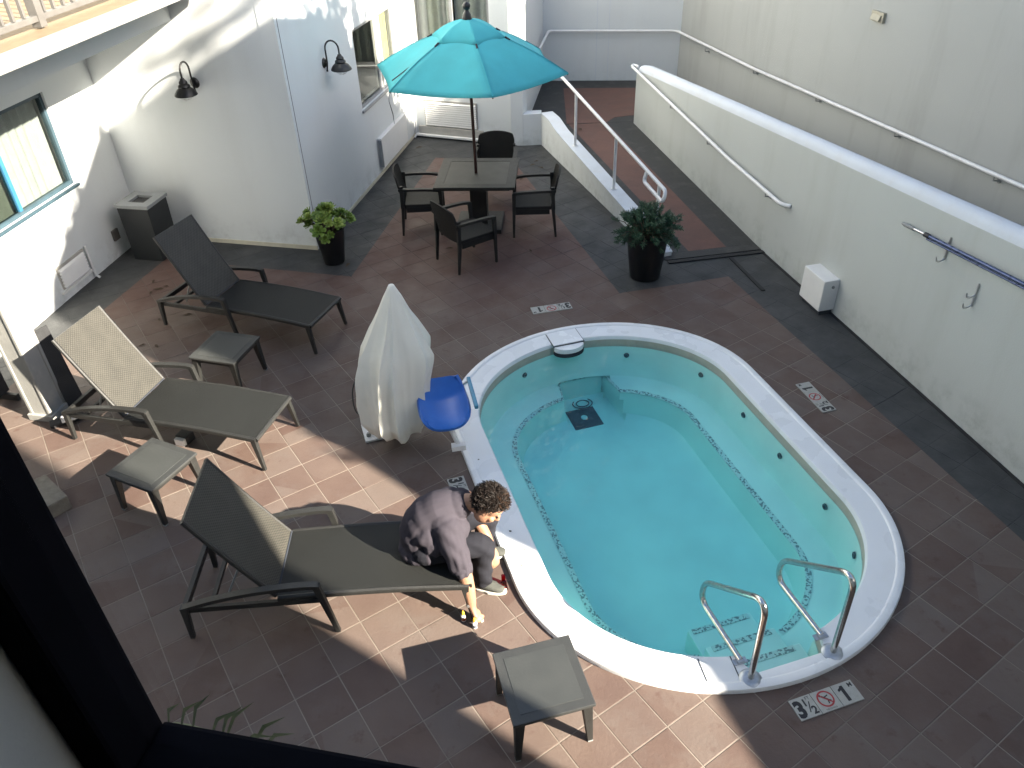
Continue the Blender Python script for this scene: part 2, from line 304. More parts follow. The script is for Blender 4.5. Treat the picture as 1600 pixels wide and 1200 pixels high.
# ---------------------------------------------------------------- mesh helpers
class MB:
    def __init__(s): s.v = []; s.f = []; s.uv = {}
    def add(s, vs, fs):
        o = len(s.v); s.v += [tuple(v) for v in vs]; s.f += [tuple(i+o for i in f) for f in fs]; return s
    def box(s, c, d, rot=None, taper=1.0):
        x, y, z = (k/2 for k in d); vs = []
        for sz in (-1, 1):
            t = taper if sz < 0 else 1
            for sx, sy in ((-1, -1), (1, -1), (1, 1), (-1, 1)): vs.append(Vector((sx*x*t, sy*y*t, sz*z)))
        if rot is not None: vs = [rot @ v for v in vs]
        c = Vector(c); vs = [v+c for v in vs]
        return s.add(vs, [(3, 2, 1, 0), (4, 5, 6, 7), (0, 1, 5, 4), (1, 2, 6, 5), (2, 3, 7, 6), (3, 0, 4, 7)])
    def beam(s, a, b, w, h, w2=None, h2=None, upv=(0, 0, 1)):
        a = Vector(a); b = Vector(b); d = (b-a).normalized(); u = Vector(upv)
        x = d.cross(u)
        if x.length < 1e-4: x = d.cross(Vector((1, 0, 0)))
        x.normalize(); y = x.cross(d).normalized(); w2 = w2 or w; h2 = h2 or h; vs = []
        for p, ww, hh in ((a, w, h), (b, w2, h2)):
            for sx, sy in ((-1, -1), (1, -1), (1, 1), (-1, 1)): vs.append(p + x*sx*ww/2 + y*sy*hh/2)
        return s.add(vs, [(0, 1, 2, 3), (7, 6, 5, 4), (0, 4, 5, 1), (1, 5, 6, 2), (2, 6, 7, 3), (3, 7, 4, 0)])
    def tube(s, pts, r, n=10, caps=True, flat=1.0):
        pts = [Vector(p) for p in pts]; rs = r if isinstance(r, (list, tuple)) else [r]*len(pts)
        t0 = (pts[1]-pts[0]).normalized(); a = Vector((0, 0, 1)) if abs(t0.z) < .9 else Vector((1, 0, 0))
        x = t0.cross(a).normalized(); vs = []; fs = []
        for i, p in enumerate(pts):
            t = (pts[min(i+1, len(pts)-1)] - pts[max(i-1, 0)]).normalized()
            x = (x - t*x.dot(t)).normalized(); y = t.cross(x)
            rr = rs[i]; ra, rb = (rr if isinstance(rr, (list, tuple)) else (rr, rr*flat))
            for k in range(n):
                q = 2*pi*k/n; vs.append(p + x*cos(q)*ra + y*sin(q)*rb)
        for i in range(len(pts)-1):
            for k in range(n):
                k2 = (k+1) % n; fs.append((i*n+k, i*n+k2, (i+1)*n+k2, (i+1)*n+k))
        if caps: fs.append(tuple(range(n-1, -1, -1))); fs.append(tuple((len(pts)-1)*n+k for k in range(n)))
        return s.add(vs, fs)
    def loop_tube(s, pts, r, n=8):
        pts = [Vector(p) for p in pts]; m = len(pts); vs = []; fs = []; x = None
        for i, p in enumerate(pts):
            t = (pts[(i+1) % m]-pts[i-1]).normalized()
            if x is None: x = t.cross(Vector((0, 0, 1)) if abs(t.z) < .9 else Vector((1, 0, 0))).normalized()
            x = (x - t*x.dot(t)).normalized(); y = t.cross(x)
            for k in range(n): vs.append(p + x*cos(2*pi*k/n)*r + y*sin(2*pi*k/n)*r)
        for i in range(m):
            for k in range(n): fs.append((i*n+k, i*n+(k+1) % n, ((i+1) % m)*n+(k+1) % n, ((i+1) % m)*n+k))
        return s.add(vs, fs)
    def lathe(s, prof, n=24, c=(0, 0, 0), mtx=None, sq=1.0):
        vs = []; fs = []
        for r, z in prof:
            for k in range(n): vs.append(Vector((r*cos(2*pi*k/n), r*sq*sin(2*pi*k/n), z)))
        for i in range(len(prof)-1):
            for k in range(n): fs.append((i*n+k, i*n+(k+1) % n, (i+1)*n+(k+1) % n, (i+1)*n+k))
        if mtx is not None: vs = [mtx @ v for v in vs]
        c = Vector(c); return s.add([v+c for v in vs], fs)
    def prism(s, poly, z0, z1):
        n = len(poly); vs = [(p[0], p[1], z0) for p in poly] + [(p[0], p[1], z1) for p in poly]
        return s.add(vs, [tuple(range(n-1, -1, -1)), tuple(range(n, 2*n))] + [(i, (i+1) % n, n+(i+1) % n, n+i) for i in range(n)])
    def hexa(s, a, b):
        """solid between two quads of points"""
        return s.add(list(a)+list(b), [(3, 2, 1, 0), (4, 5, 6, 7)] + [(i, (i+1) % 4, 4+(i+1) % 4, 4+i) for i in range(4)])
    def sphere(s, c, r, n=12, m=8, sc=(1, 1, 1), rot=None):
        vs = []; fs = []
        for i in range(m+1):
            th = pi*i/m
            for k in range(n):
                v = Vector((r*sc[0]*sin(th)*cos(2*pi*k/n), r*sc[1]*sin(th)*sin(2*pi*k/n), r*sc[2]*cos(th)))
                if rot is not None: v = rot @ v
                vs.append(v+Vector(c))
        for i in range(m):
            for k in range(n): fs.append((i*n+k, (i+1)*n+k, (i+1)*n+(k+1) % n, i*n+(k+1) % n))
        return s.add(vs, fs)
    def mesh(s, name='mesh'):
        me = bpy.data.meshes.new(name); me.from_pydata(s.v, [], s.f); me.update(); return me
    def build(s, name, m, parent=None, smooth=False, bevel=0, seg=2, uvbox=False, fix=True):
        me = s.mesh(name)
        if bevel or fix:
            bm = bmesh.new(); bm.from_mesh(me)
            if bevel or smooth: bmesh.ops.remove_doubles(bm, verts=bm.verts, dist=1e-5)
            bmesh.ops.recalc_face_normals(bm, faces=bm.faces)
            if bevel:
                ed = [e for e in bm.edges if len(e.link_faces) == 2 and e.calc_face_angle(0) > .5]
                bmesh.ops.bevel(bm, geom=ed, offset=bevel, segments=seg, affect='EDGES', profile=.6, clamp_overlap=True)
            bm.to_mesh(me); bm.free()
        return link(name, me, m, parent, smooth, uvbox)
def link(name, me, m, parent=None, smooth=False, uvbox=False):
    for k in (m if isinstance(m, (list, tuple)) else [m]):
        if k is not None: me.materials.append(k)
    if smooth:
        me.polygons.foreach_set('use_smooth', [True]*len(me.polygons))
        try: me.set_sharp_from_angle(angle=radians(smooth if smooth is not True else 40))
        except Exception: pass
    if uvbox: box_uv(me)
    o = bpy.data.objects.new(name, me); COL.objects.link(o)
    if parent is not None: o.parent = parent
    return o
def box_uv(me):
    uv = me.uv_layers.new(name='UVMap')
    for p in me.polygons:
        n = p.normal; ax = max(range(3), key=lambda k: abs(n[k]))
        for li in p.loop_indices:
            c = me.vertices[me.loops[li].vertex_index].co
            if ax == 2: uv.data[li].uv = (c.x, c.y)
            elif ax == 1: uv.data[li].uv = (c.x, c.z)
            else: uv.data[li].uv = (c.y, hypot(c.z, 0))
def tag(o, label, cat, group=None):
    o['label'] = label; o['category'] = cat
    if group: o['group'] = group
    return o
def struct(o): o['kind'] = 'structure'; return o
def thing(name, loc, rz, label, cat, group=None):
    o = bpy.data.objects.new(name, None); COL.objects.link(o); o.location = loc; o.rotation_euler = (0, 0, rz); o.empty_display_size = .1
    return tag(o, label, cat, group)
def copy_tree(o, parent=None):
    c = o.copy(); COL.objects.link(c)
    if parent is not None: c.parent = parent
    for ch in list(o.children): copy_tree(ch, c)
    return c
def V3(p, z=0): return Vector((p[0], p[1], z))
def lerp(a, b, t): return a+(b-a)*t
def catmull(pts, n=8):
    pts = [Vector(p) for p in pts]; out = []
    for i in range(len(pts)-1):
        p0 = pts[max(i-1, 0)]; p1 = pts[i]; p2 = pts[i+1]; p3 = pts[min(i+2, len(pts)-1)]
        for k in range(n):
            t = k/n; out.append(.5*((2*p1)+(p2-p0)*t+(2*p0-5*p1+4*p2-p3)*t*t+(3*p1-p0-3*p2+p3)*t**3))
    out.append(pts[-1]); return out
def fillet(pts, r, n=5):
    pts = [Vector(p) for p in pts]; out = [pts[0]]
    for i in range(1, len(pts)-1):
        a, p, b = pts[i-1], pts[i], pts[i+1]; d1 = (a-p); d2 = (b-p)
        rr = min(r, d1.length*.49, d2.length*.49); q1 = p+d1.normalized()*rr; q2 = p+d2.normalized()*rr
        for k in range(n+1):
            t = k/n; out.append(q1*(1-t)**2+p*2*t*(1-t)+q2*t*t)
    out.append(pts[-1]); return out

# ---------------------------------------------------------------- pool outline
PC = Vector((1.18, 5.107, 0)); PTH = radians(106)
PU = Vector((cos(PTH), sin(PTH), 0)); PV = Vector((-sin(PTH), cos(PTH), 0))
def pw(u, v, z=0): return PC + PU*u + PV*v + Vector((0, 0, z))
def pool_loop(b, n=60, ns=8):
    a = b-.17; pts = []
    for k in range(n+1): t = -pi/2+pi*k/n; pts.append((.9+a*cos(t), b*sin(t)))
    for k in range(1, ns): pts.append((.9-1.8*k/ns, b))
    for k in range(n+1): t = pi/2+pi*k/n; pts.append((-.9+a*cos(t), b*sin(t)))
    for k in range(1, ns): pts.append((-.9+1.8*k/ns, -b))
    return pts
def dist_in_pool(p, b):
    """signed value (<0 inside) and outward normal of outline b at point nearest p (approx)"""
    d = Vector((p[0], p[1], 0))-PC; u = d.dot(PU); v = d.dot(PV); a = b-.17
    if abs(u) <= .9: n = Vector((0, math.copysign(1, v))); return abs(v)-b, PV*n[1]
    uu = abs(u)-.9; r = hypot(uu/a, v/b)
    n = Vector((uu/a/a, v/b/b)); l = n.length or 1
    return (r-1)/(l/(r or 1)), (PU*math.copysign(n[0]/l, u) + PV*(n[1]/l))

# ---------------------------------------------------------------- patio: grout bed with a pool hole, and tiles
hole = [pw(u, v) for u, v in pool_loop(1.40)]
mb = MB(); n = len(hole); ring = []
for p in hole:
    d = (p-PC).normalized(); ring.append(PC+d*3.2)
far = [PC+(p-PC).normalized()*120 for p in hole]
mb.add([V3(p, -.0024) for p in hole]+[V3(p, -.0024) for p in ring]+[V3(p, -.0045) for p in far], [(i, (i+1) % n, n+(i+1) % n, n+i) for i in range(n)]+[(n+i, n+(i+1) % n, 2*n+(i+1) % n, 2*n+i) for i in range(n)])
patio = struct(mb.build('patio', grout_m))
for p in patio.data.polygons:
    if p.normal.z < 0: p.flip()
# walls (ground lines)
W1a, C12, C23, C34, W4c = (-5.99, 4.4), (-4.99, 10.076), (-2.482, 9.462), (-1.53, 13.84), (.343, 13.107)
patio_poly = [(-6.0, 4.2), (-4.99, 10.15), (-2.5, 9.5), (-1.55, 13.9), (.36, 13.15), (.62, 13.13), (1.63, 9.72), (1.97, 8.78), (3.18, 9.15), (4.4, 3.9), (5.1, .6), (5.0, -.9), (-6.8, 1.7)]
def inside(p, poly):
    c = False; j = len(poly)-1
    for i in range(len(poly)):
        a, b = poly[i], poly[j]
        if (a[1] > p[1]) != (b[1] > p[1]) and p[0] < (b[0]-a[0])*(p[1]-a[1])/(b[1]-a[1])+a[0]: c = not c
        j = i
    return c
gu = Vector((cos(GTH), sin(GTH), 0)); gv = Vector((-sin(GTH), cos(GTH), 0))
full_tile = None; tiles = []
hs = TL/2-.0035
def clip_poly(poly, p0, nrm):
    out = []
    for i in range(len(poly)):
        a = poly[i]; b = poly[(i+1) % len(poly)]; da = (a-p0).dot(nrm); db = (b-p0).dot(nrm)
        if da >= 0: out.append(a)
        if da*db < 0: out.append(a+(b-a)*(da/(da-db)))
    return out
for i in range(-40, 45):
    for j in range(-40, 45):
        c = Vector((GOX, GOY, 0)) + gu*TL*(i+.5) + gv*TL*(j+.5)
        if not inside(c, patio_poly) and not any(inside(c+gu*a+gv*b, patio_poly) for a, b in ((.15, 0), (-.15, 0), (0, .15), (0, -.15))): continue
        d, nr = dist_in_pool(c, 1.47)
        if d < -.23: continue
        poly = [Vector((sx*hs, sy*hs, 0)) for sx, sy in ((-1, -1), (1, -1), (1, 1), (-1, 1))]
        cut = False
        if d < .24:
            R = Matrix.Rotation(-GTH, 3, 'Z'); p0 = R @ (-nr*d); q = clip_poly(poly, p0, R @ nr)
            if len(q) < 3: continue
            cut = len(q) != 4 or any((x-y).length > 1e-6 for x, y in zip(q, poly)); poly = q
        # size on screen
        dv = c-Vector((0, 0, CAMZ)); zz = dv.dot(fw); px = 512+788.5*dv.dot(r2)/zz; py = 384-788.5*dv.dot(u2)/zz
        vis = -30 < px < 1054 and -20 < py < 790
        tiles.append((-(1/zz) if vis else 1, c, poly, cut))
tiles.sort(key=lambda t: t[0])
def tile_mesh(poly):
    mb = MB(); b = .003; cx = sum((p for p in poly), Vector((0, 0, 0)))/len(poly)
    inn = [p+(cx-p).normalized()*b*1.4 for p in poly]; n = len(poly)
    mb.add([V3(p, -.008) for p in poly]+[V3(p, -.0014) for p in poly]+[V3(p, 0) for p in inn], [(i, (i+1) % n, n+(i+1) % n, n+i) for i in range(n)]+[(n+i, n+(i+1) % n, 2*n+(i+1) % n, 2*n+i) for i in range(n)]+[tuple(range(2*n, 3*n))])
    return mb
shared = tile_mesh([Vector((sx*hs, sy*hs, 0)) for sx, sy in ((-1, -1), (1, -1), (1, 1), (-1, 1))]).mesh('tile'); shared.materials.append(tile_m)
rest = MB(); rng = random.Random(3)
for k, (_, c, poly, cut) in enumerate(tiles):
    dz = rng.uniform(-.0012, .0006); ex, ey = rng.uniform(-.0025, .0025), rng.uniform(-.0025, .0025)
    if k < 300:
        if cut: me = tile_mesh(poly).mesh('tile'); me.materials.append(tile_m)
        else: me = shared
        o = bpy.data.objects.new('tile', me); COL.objects.link(o); o.parent = patio
        o.location = (c.x, c.y, dz); o.rotation_euler = (ex, ey, GTH)
    else:
        t = tile_mesh(poly); R = Matrix.Rotation(GTH, 3, 'Z'); rest.add([(R @ Vector(v))+V3(c, dz) for v in t.v], t.f)
ro = rest.build('paving_tiles', tile_m, patio); ro['kind'] = 'stuff'

# ---------------------------------------------------------------- pool
pool = thing('swimming_pool', PC, PTH, 'oval white fibreglass pool set into the tiled patio', 'pool')
NOTCH = .265
def ring_pts(b, z, notch=None, alcove=None):
    out = []
    for u, v in pool_loop(b):
        if notch is not None and u < -1.2 and abs(v) < NOTCH+.02: u = -notch
        if alcove is not None and u > 1.0 and -.40 < v < .16: u = max(u, alcove)
        out.append(Vector((u, v, z)))
    return out
def rings(lst):
    mb = MB(); n = len(lst[0]); vs = [v for r in lst for v in r]; fs = []
    for i in range(len(lst)-1):
        for k in range(n): fs.append((i*n+k, i*n+(k+1) % n, (i+1)*n+(k+1) % n, (i+1)*n+k))
    return mb.add(vs, fs)
prof = [(1.53, -.05), (1.53, .024), (1.524, .036), (1.51, .041), (1.478, .044), (1.468, .040), (1.462, .033), (1.45, .032), (1.30, .030), (1.272, .026), (1.262, .010), (1.259, -.012)]
L_ = []
for b, z in prof:
    L_.append(ring_pts(b, z, notch=(None if b > 1.44 else 2.12+(b-1.256)*.25)))
coping = rings(L_).build('coping', coping_m, pool, smooth=35)
rings([ring_pts(1.259, -.012, notch=2.1205), ring_pts(1.2575, -.10, notch=2.119)]).build('waterline_band', band_m, pool, smooth=35)
# seams in the coping
for u, v in ((-1.98, .36), (-1.93, .57)):
    mb = MB(); mb.box((u-.08, v+.01, .0335), (.20, .006, .003), Matrix.Rotation(radians(-8), 3, 'Z')); mb.build('seam', joint_dark, pool)
# basin
L_ = [ring_pts(1.2575, -.10, notch=2.119), ring_pts(1.25, -.14, notch=2.115), ring_pts(1.235, -.36, notch=2.11), ring_pts(1.19, -.44, notch=2.05), ring_pts(1.15, -.455, alcove=1.955), ring_pts(.95, -.46, alcove=1.95), ring_pts(.925, -.475, alcove=1.945), ring_pts(.91, -.56, alcove=1.94), ring_pts(.86, -.70, alcove=1.92), ring_pts(.78, -.74, alcove=1.86), ring_pts(.5, -.75), ring_pts(.25, -.75)]
mb = rings(L_); n = len(L_[0]); mb.f.append(tuple(range((len(L_)-1)*n, len(L_)*n)))
mb.build('basin', basin_m, pool, smooth=35)
# mosaic trim along the bench nose
mb = MB(); A = ring_pts(.965, -.456, alcove=1.955); B = ring_pts(.915, -.462, alcove=1.93); A2 = ring_pts(.913, -.505, alcove=1.93)
n = len(A); fs = []
for k in range(n):
    m_ = (A[k]+A[(k+1) % n])/2
    if m_.x < -1.2 and abs(m_.y) < .34: continue
    fs.append((k, (k+1) % n, n+(k+1) % n, n+k))
mb.add(A+B, fs); mb.build('mosaic_band', mosaic_m, pool)
# steps
for k, (nose, z) in enumerate(((-1.34, -.52), (-1.61, -.37), (-1.87, -.22))):
    mb = MB(); mb.box((-1.05+(nose+1.05)/2-.55+.0, .015, z-.20), (abs(-2.14-nose), .54+.03*k, .40)); 
    for i, v in enumerate(mb.v): mb.v[i] = ((-2.14 if i in (0, 3, 4, 7) else nose), v[1], v[2])
    mb.build('step', basin_m, pool, bevel=.012)
    mb = MB(); mb.box((nose-.03, .015, z+.003), (.045, .48, .004)); mb.build('step_trim', mosaic_m, pool)
# floor drain and main suction ring
mb = MB(); mb.box((1.60, -.03, -.742), (.32, .32, .012)); dr = mb.build('floor_drain', dark_grate, pool)
mb = MB(); mb.lathe([(0, .004), (.035, .004), (.035, -.004)], 16, (1.60, -.03, -.732)); mb.build('drain_plug', basin_m, dr)
mb = MB()
for r in (.085, .055): mb.loop_tube([(1.83+r*cos(2*pi*k/24), -.10+r*1.3*sin(2*pi*k/24), -.727) for k in range(24)], .006, 6)
mb.build('suction_ring', dark_grate, pool)
# wall jets
for (u, v) in ((1.92, .58), (1.84, -.60), (1.25, -1.19), (.51, -1.243), (-.12, -1.243), (-.80, -1.243), (-1.33, -1.14), (1.0, 1.243), (.15, 1.243), (-.7, 1.243), (-1.5, 1.02)):
    d, nr = dist_in_pool(pw(u, v), 1.24); loc = Vector((nr.dot(PU), nr.dot(PV), 0)); p = Vector((u, v, 0))-loc*d
    mb = MB(); q = (-loc).to_track_quat('Z', 'Y').to_matrix()
    mb.lathe([(0, .004), (.012, .004), (.014, .012), (.026, .012), (.030, 0)], 14, p+Vector((0, 0, -.20)), q); mb.build('jet', jet_m, pool, smooth=True)
# skimmer lid with its rounded throat over the water
sk = (pw(1.98, .27)-PC); 
SR = Matrix.Rotation(0, 3, 'Z')
mb = MB(); mb.box((2.055, .035, .036), (.25, .335, .012), SR); lid = mb.build('skimmer_lid', coping_m, pool, bevel=.006)
mb = MB(); 
for a, b, c_, d_ in ((-.132, 0, .006, .345), (.0, .172, .262, .006), (.0, -.172, .262, .006)):
    mb.box(Vector((2.055, .035, .0315))+SR @ Vector((a if a else 0, b, 0)), (c_, d_, .006), SR)
mb.build('lid_gap', joint_dark, pool)
mb = MB(); pts = [(0, -.165), (0, .165)]
arc = [(-.02-.11*cos(t)*1.0, .165*sin(t)) for t in [(-pi/2)+pi*k/12 for k in range(13)]]
for z0, z1, m_ in ((-.03, .026, coping_m),):
    mb.prism([tuple((Vector((1.955, .035, 0))+SR @ Vector((a, b, 0)))[:2]) for a, b in arc], z0, z1)
mb.build('skimmer_throat', coping_m, pool, bevel=.008)
mb = MB(); mb.prism([tuple((Vector((1.952, .035, 0))+SR @ Vector((a*1.03, b*1.02, 0)))[:2]) for a, b in arc], -.07, -.031); mb.build('throat_gap', joint_dark, pool)
# water: a closed body with absorption
top = ring_pts(1.2570, -.075, notch=2.1185)
mb = MB(); n = len(top)
mb.add(top+[Vector((v.x*1.0, v.y*1.0, -.95)) for v in top], [tuple(range(n)), tuple(range(2*n-1, n-1, -1))]+[(i, n+i, n+(i+1) % n, (i+1) % n) for i in range(n)])
water = struct(mb.build('water', water_m)); water.location = PC; water.rotation_euler = (0, 0, PTH)

# pool handrails
def pool_rail(v, label):
    t = thing('pool_handrail', pw(-2.15, v, .03), PTH, label, 'handrail', 'steel grab rails at the pool steps')
    pts = fillet([(0, 0, 0), (.01, 0, .40), (.02, 0, .76), (.66, 0, .20), (.66, 0, .0), (.13, 0, .018)], .17, 9)
    mb = MB(); mb.tube(pts, .0215, 16); mb.build('rail', steel, t, smooth=60)
    mb = MB(); mb.lathe([(0, .022), (.042, .020), (.060, .015), (.074, .004), (.076, -.002)], 28); mb.build('flange', dull_steel, t, smooth=30)
    mb = MB(); mb.box((.135, 0, .002), (.045, .10, .012)); mb.box((.135, 0, .016), (.04, .05, .022)); mb.build('anchor_bracket', dull_steel, t, bevel=.003)
pool_rail(.315, 'bent stainless steel pool rail on the left of the steps')
pool_rail(-.30, 'bent stainless steel pool rail on the right of the steps')
# debris on the coping beside the person
for k, (x, y, s) in enumerate(((-.058, 4.315, .018), (-.10, 4.183, .010), (.046, 4.123, .011), (.021, 3.96, .010), (.052, 3.886, .009), (-.01, 4.037, .007), (-.315, 5.171, .011))):
    mb = MB(); q = [Vector((cos(a)*s*random.uniform(.5, 1.2), sin(a)*s*.55*random.uniform(.5, 1.2), 0)) for a in [2*pi*i/7 for i in range(7)]]
    mb.add([v+Vector((0, 0, 0)) for v in q]+[v*.7+Vector((0, 0, .004)) for v in q], [tuple(range(7, 14))]+[(i, (i+1) % 7, 7+(i+1) % 7, 7+i) for i in range(7)])
    o = mb.build('debris', leaf_fallen); o.location = (x, y, .034); o.rotation_euler = (0, 0, k)
    tag(o, 'small dark crumb of debris on the white pool edge beside the person', 'debris', 'dark crumbs on the white pool edge')
# ---------------------------------------------------------------- buildings
def wall_mesh(p0, p1, z0, z1, th, openings=(), inward=1):
    """wall along p0->p1, front face on the line, thickness to its left*inward; openings (t0,t1,z0,z1) in metres"""
    p0 = Vector((*p0, 0)); p1 = Vector((*p1, 0)); d = (p1-p0); Ln = d.length; d.normalize(); nr = Vector((-d.y, d.x, 0))*inward
    ts = sorted({0, Ln, *[max(0, min(Ln, o[0])) for o in openings], *[max(0, min(Ln, o[1])) for o in openings]}); zs = sorted({z0, z1, *[o[2] for o in openings], *[o[3] for o in openings]})
    mb = MB()
    for a, b in zip(ts, ts[1:]):
        run = None
        for c, e in list(zip(zs, zs[1:])):
            hole_ = any(o[0] <= (a+b)/2 <= o[1] and o[2] <= (c+e)/2 <= o[3] for o in openings)
            if hole_:
                if run: put(mb, p0, d, nr, a, b, run[0], run[1], th); run = None
            else: run = (run[0], e) if run else (c, e)
        if run: put(mb, p0, d, nr, a, b, run[0], run[1], th)
    return mb, d, nr
def put(mb, p0, d, nr, a, b, c, e, th):
    q = [p0+d*a, p0+d*b, p0+d*b+nr*th, p0+d*a+nr*th]; mb.prism([(v.x, v.y) for v in q], c, e)
def wbox(mb, p0, d, nr, t0, t1, z0, z1, o0, o1):
    """box on a wall: along t, height z, depth o (towards nr)"""
    q = [p0+d*t0+nr*o0, p0+d*t1+nr*o0, p0+d*t1+nr*o1, p0+d*t0+nr*o1]; mb.prism([(v.x, v.y) for v in q], z0, z1)
def window(parent, p0, d, nr, t0, t1, z0, z1, mull, fm, cloth, pleat=.09, cd_=.14, mull_m=None, room=True, half_cloth=None):
    """frame flush in the opening (depth towards nr = into the building)"""
    fr = MB(); w = .045
    for a, b, c, e in ((t0, t1, z0, z0+w), (t0, t1, z1-w, z1), (t0, t0+w, z0+w, z1-w), (t1-w, t1, z0+w, z1-w)): wbox(fr, p0, d, nr, a, b, c, e, .03, .09)
    win = fr.build('window', fm, parent, bevel=.004)
    edges = [t0+w]+[m for m in mull]+[t1-w]
    for m in mull:
        x = MB(); wbox(x, p0, d, nr, m-.025, m+.025, z0+w, z1-w, .032, .088); x.build('mullion', mull_m or fm, win, bevel=.003)
    for i in range(len(edges)-1):
        a = edges[i]+(.025 if i else 0); b = edges[i+1]-(.025 if i < len(edges)-2 else 0)
        x = MB(); wbox(x, p0, d, nr, a, b, z0+w, z1-w, .056, .062); x.build('pane', pane_m, win)
        cm = cloth[i % len(cloth)]
        if cm is not None:
            x = MB(); n = max(4, int((b-a)/pleat)*6); pr = []
            for k in range(n+1):
                t = a+(b-a)*k/n; o = cd_+.022*sin(2*pi*(k/6)+.6*sin(k*.9)); q = p0+d*t+nr*o; pr.append(q)
            x.add([V3(q, z0-.05) for q in pr]+[V3(q, z1) for q in pr], [(k, k+1, n+2+k, n+1+k) for k in range(n)])
            x.build('curtain', cm, win, smooth=60)
    if room:
        x = MB(); wbox(x, p0, d, nr, t0-.3, t1+.3, z0-.6, z1+.2, .9, .93); wbox(x, p0, d, nr, t0-.33, t0-.3, z0-.6, z1+.2, .2, .9); wbox(x, p0, d, nr, t1+.3, t1+.33, z0-.6, z1+.2, .2, .9)
        wbox(x, p0, d, nr, t0-.3, t1+.3, z0-.63, z0-.6, .2, .9); wbox(x, p0, d, nr, t0-.3, t1+.3, z1+.2, z1+.23, .2, .9)
        x.build('room_interior', dark_room, win)
    x = MB(); wbox(x, p0, d, nr, t0-.03, t1+.03, z0-.035, z0-.002, -.03, .03); x.build('sill', fm, win, bevel=.004)
    return win

hotel = thing('hotel_wing', (-3.5, 10, 0), 0, 'white stucco hotel wing with windows and wall lamps around the left of the patio', 'building')
inv = Matrix.Translation((3.5, -10, 0))
def hp(o): o.matrix_parent_inverse = inv; return o
_b = MB.build
def hbuild(mb, name, m, **k): return hp(mb.build(name, m, hotel, **k))
def hwindow(*a, **k):
    w = window(hotel, *a, **k); hp(w); return w
ZT = 6.2
# W1: left wall with window
mb, d1, n1 = wall_mesh(W1a, C12, -.05, ZT, .2, [(2.0, 4.86, 1.13, 2.20)])
hbuild(mb, 'wall', stucco); P1 = Vector((*W1a, 0))
hwindow(P1, d1, n1, 2.0, 4.86, 1.13, 2.20, [3.93, 2.95], teal_frame, [curtain_m], pleat=.13, mull_m=blue_frame)
# louvred heater grille low on W1
def grille(parent, p0, d, nr, t0, t1, z0, z1, n, m):
    x = MB(); wbox(x, p0, d, nr, t0, t1, z0, z1, -.012, -.001); gfr = hp(x.build('grille', base_grey, hotel))
    for k in range(n):
        z = z0+.02+(z1-z0-.04)*k/n
        x = MB(); h = (z1-z0-.04)/n
        a, b = p0+d*(t0+.02), p0+d*(t1-.02)
        x.hexa([a-nr*.012+Vector((0, 0, z)), b-nr*.012+Vector((0, 0, z)), b-nr*.012+Vector((0, 0, z+h*.62)), a-nr*.012+Vector((0, 0, z+h*.62))], [a-nr*.038+Vector((0, 0, z)), b-nr*.038+Vector((0, 0, z)), b-nr*.016+Vector((0, 0, z+h*.62)), a-nr*.016+Vector((0, 0, z+h*.62))])
        x.build('louvre', m, gfr)
    return gfr
L45 = (Vector((*C12, 0))-P1).length
grille(hotel, P1, d1, n1, L45-1.75, L45-1.22, .14, .42, 6, trim_white)
x = MB(); wbox(x, P1, d1, n1, L45-1.8, L45-1.15, .10, .125, -.03, -.001); hbuild(x, 'grille_ledge', trim_white)
x = MB(); a = P1+d1*(L45-1.19)-n1*.035; x.tube([a+Vector((0, 0, .44)), a+Vector((0, 0, .04)), a-n1*.05+Vector((0, 0, .012))], .016, 8); hbuild(x, 'condensate_pipe', rail_white, smooth=True)
x = MB(); wbox(x, P1, d1, n1, L45-.62, L45-.50, .22, .36, -.03, -.001); hbuild(x, 'outlet_cover', mat('grey_outlet', (.12, .11, .10), .5), bevel=.006)
# W2
mb, d2, n2 = wall_mesh(C12, C23, -.05, ZT, .2); hbuild(mb, 'wall', stucco); P2 = Vector((*C12, 0))
L2 = (Vector((*C23, 0))-P2).length
x = MB(); wbox(x, P2, d2, n2, .0, L2+.004, 0, .055, -.014, -.001); hbuild(x, 'base_strip', beige_trim)
# W3
mb, d3, n3 = wall_mesh(C23, C34, -.05, ZT, .2, [(2.20, 3.92, 1.13, 2.22)]); hbuild(mb, 'wall', stucco); P3 = Vector((*C23, 0)); L3 = (Vector((*C34, 0))-P3).length
hwindow(P3, d3, n3, 2.20, 3.92, 1.13, 2.22, [3.22, 3.36], grey_frame, [None, trim_white, curtain_y], pleat=.16, mull_m=trim_white, cd_=.11)
x = MB(); wbox(x, P3, d3, n3, .055, .068, 0, ZT-.02, -.002, .001); hbuild(x, 'expansion_joint', joint_dark)
x = MB(); wbox(x, P3, d3, n3, 2.60, 3.86, .12, .58, -.07, -.001); ac = hbuild(x, 'heater_cabinet', trim_white, bevel=.008)
x = MB(); wbox(x, P3, d3, n3, 2.575, 2.598, .14, .56, -.075, -.02); hbuild(x, 'cabinet_end', grey_frame)
x = MB(); wbox(x, P3, d3, n3, .08, L3, 0, .05, -.012, -.001); hbuild(x, 'base_strip', beige_trim)
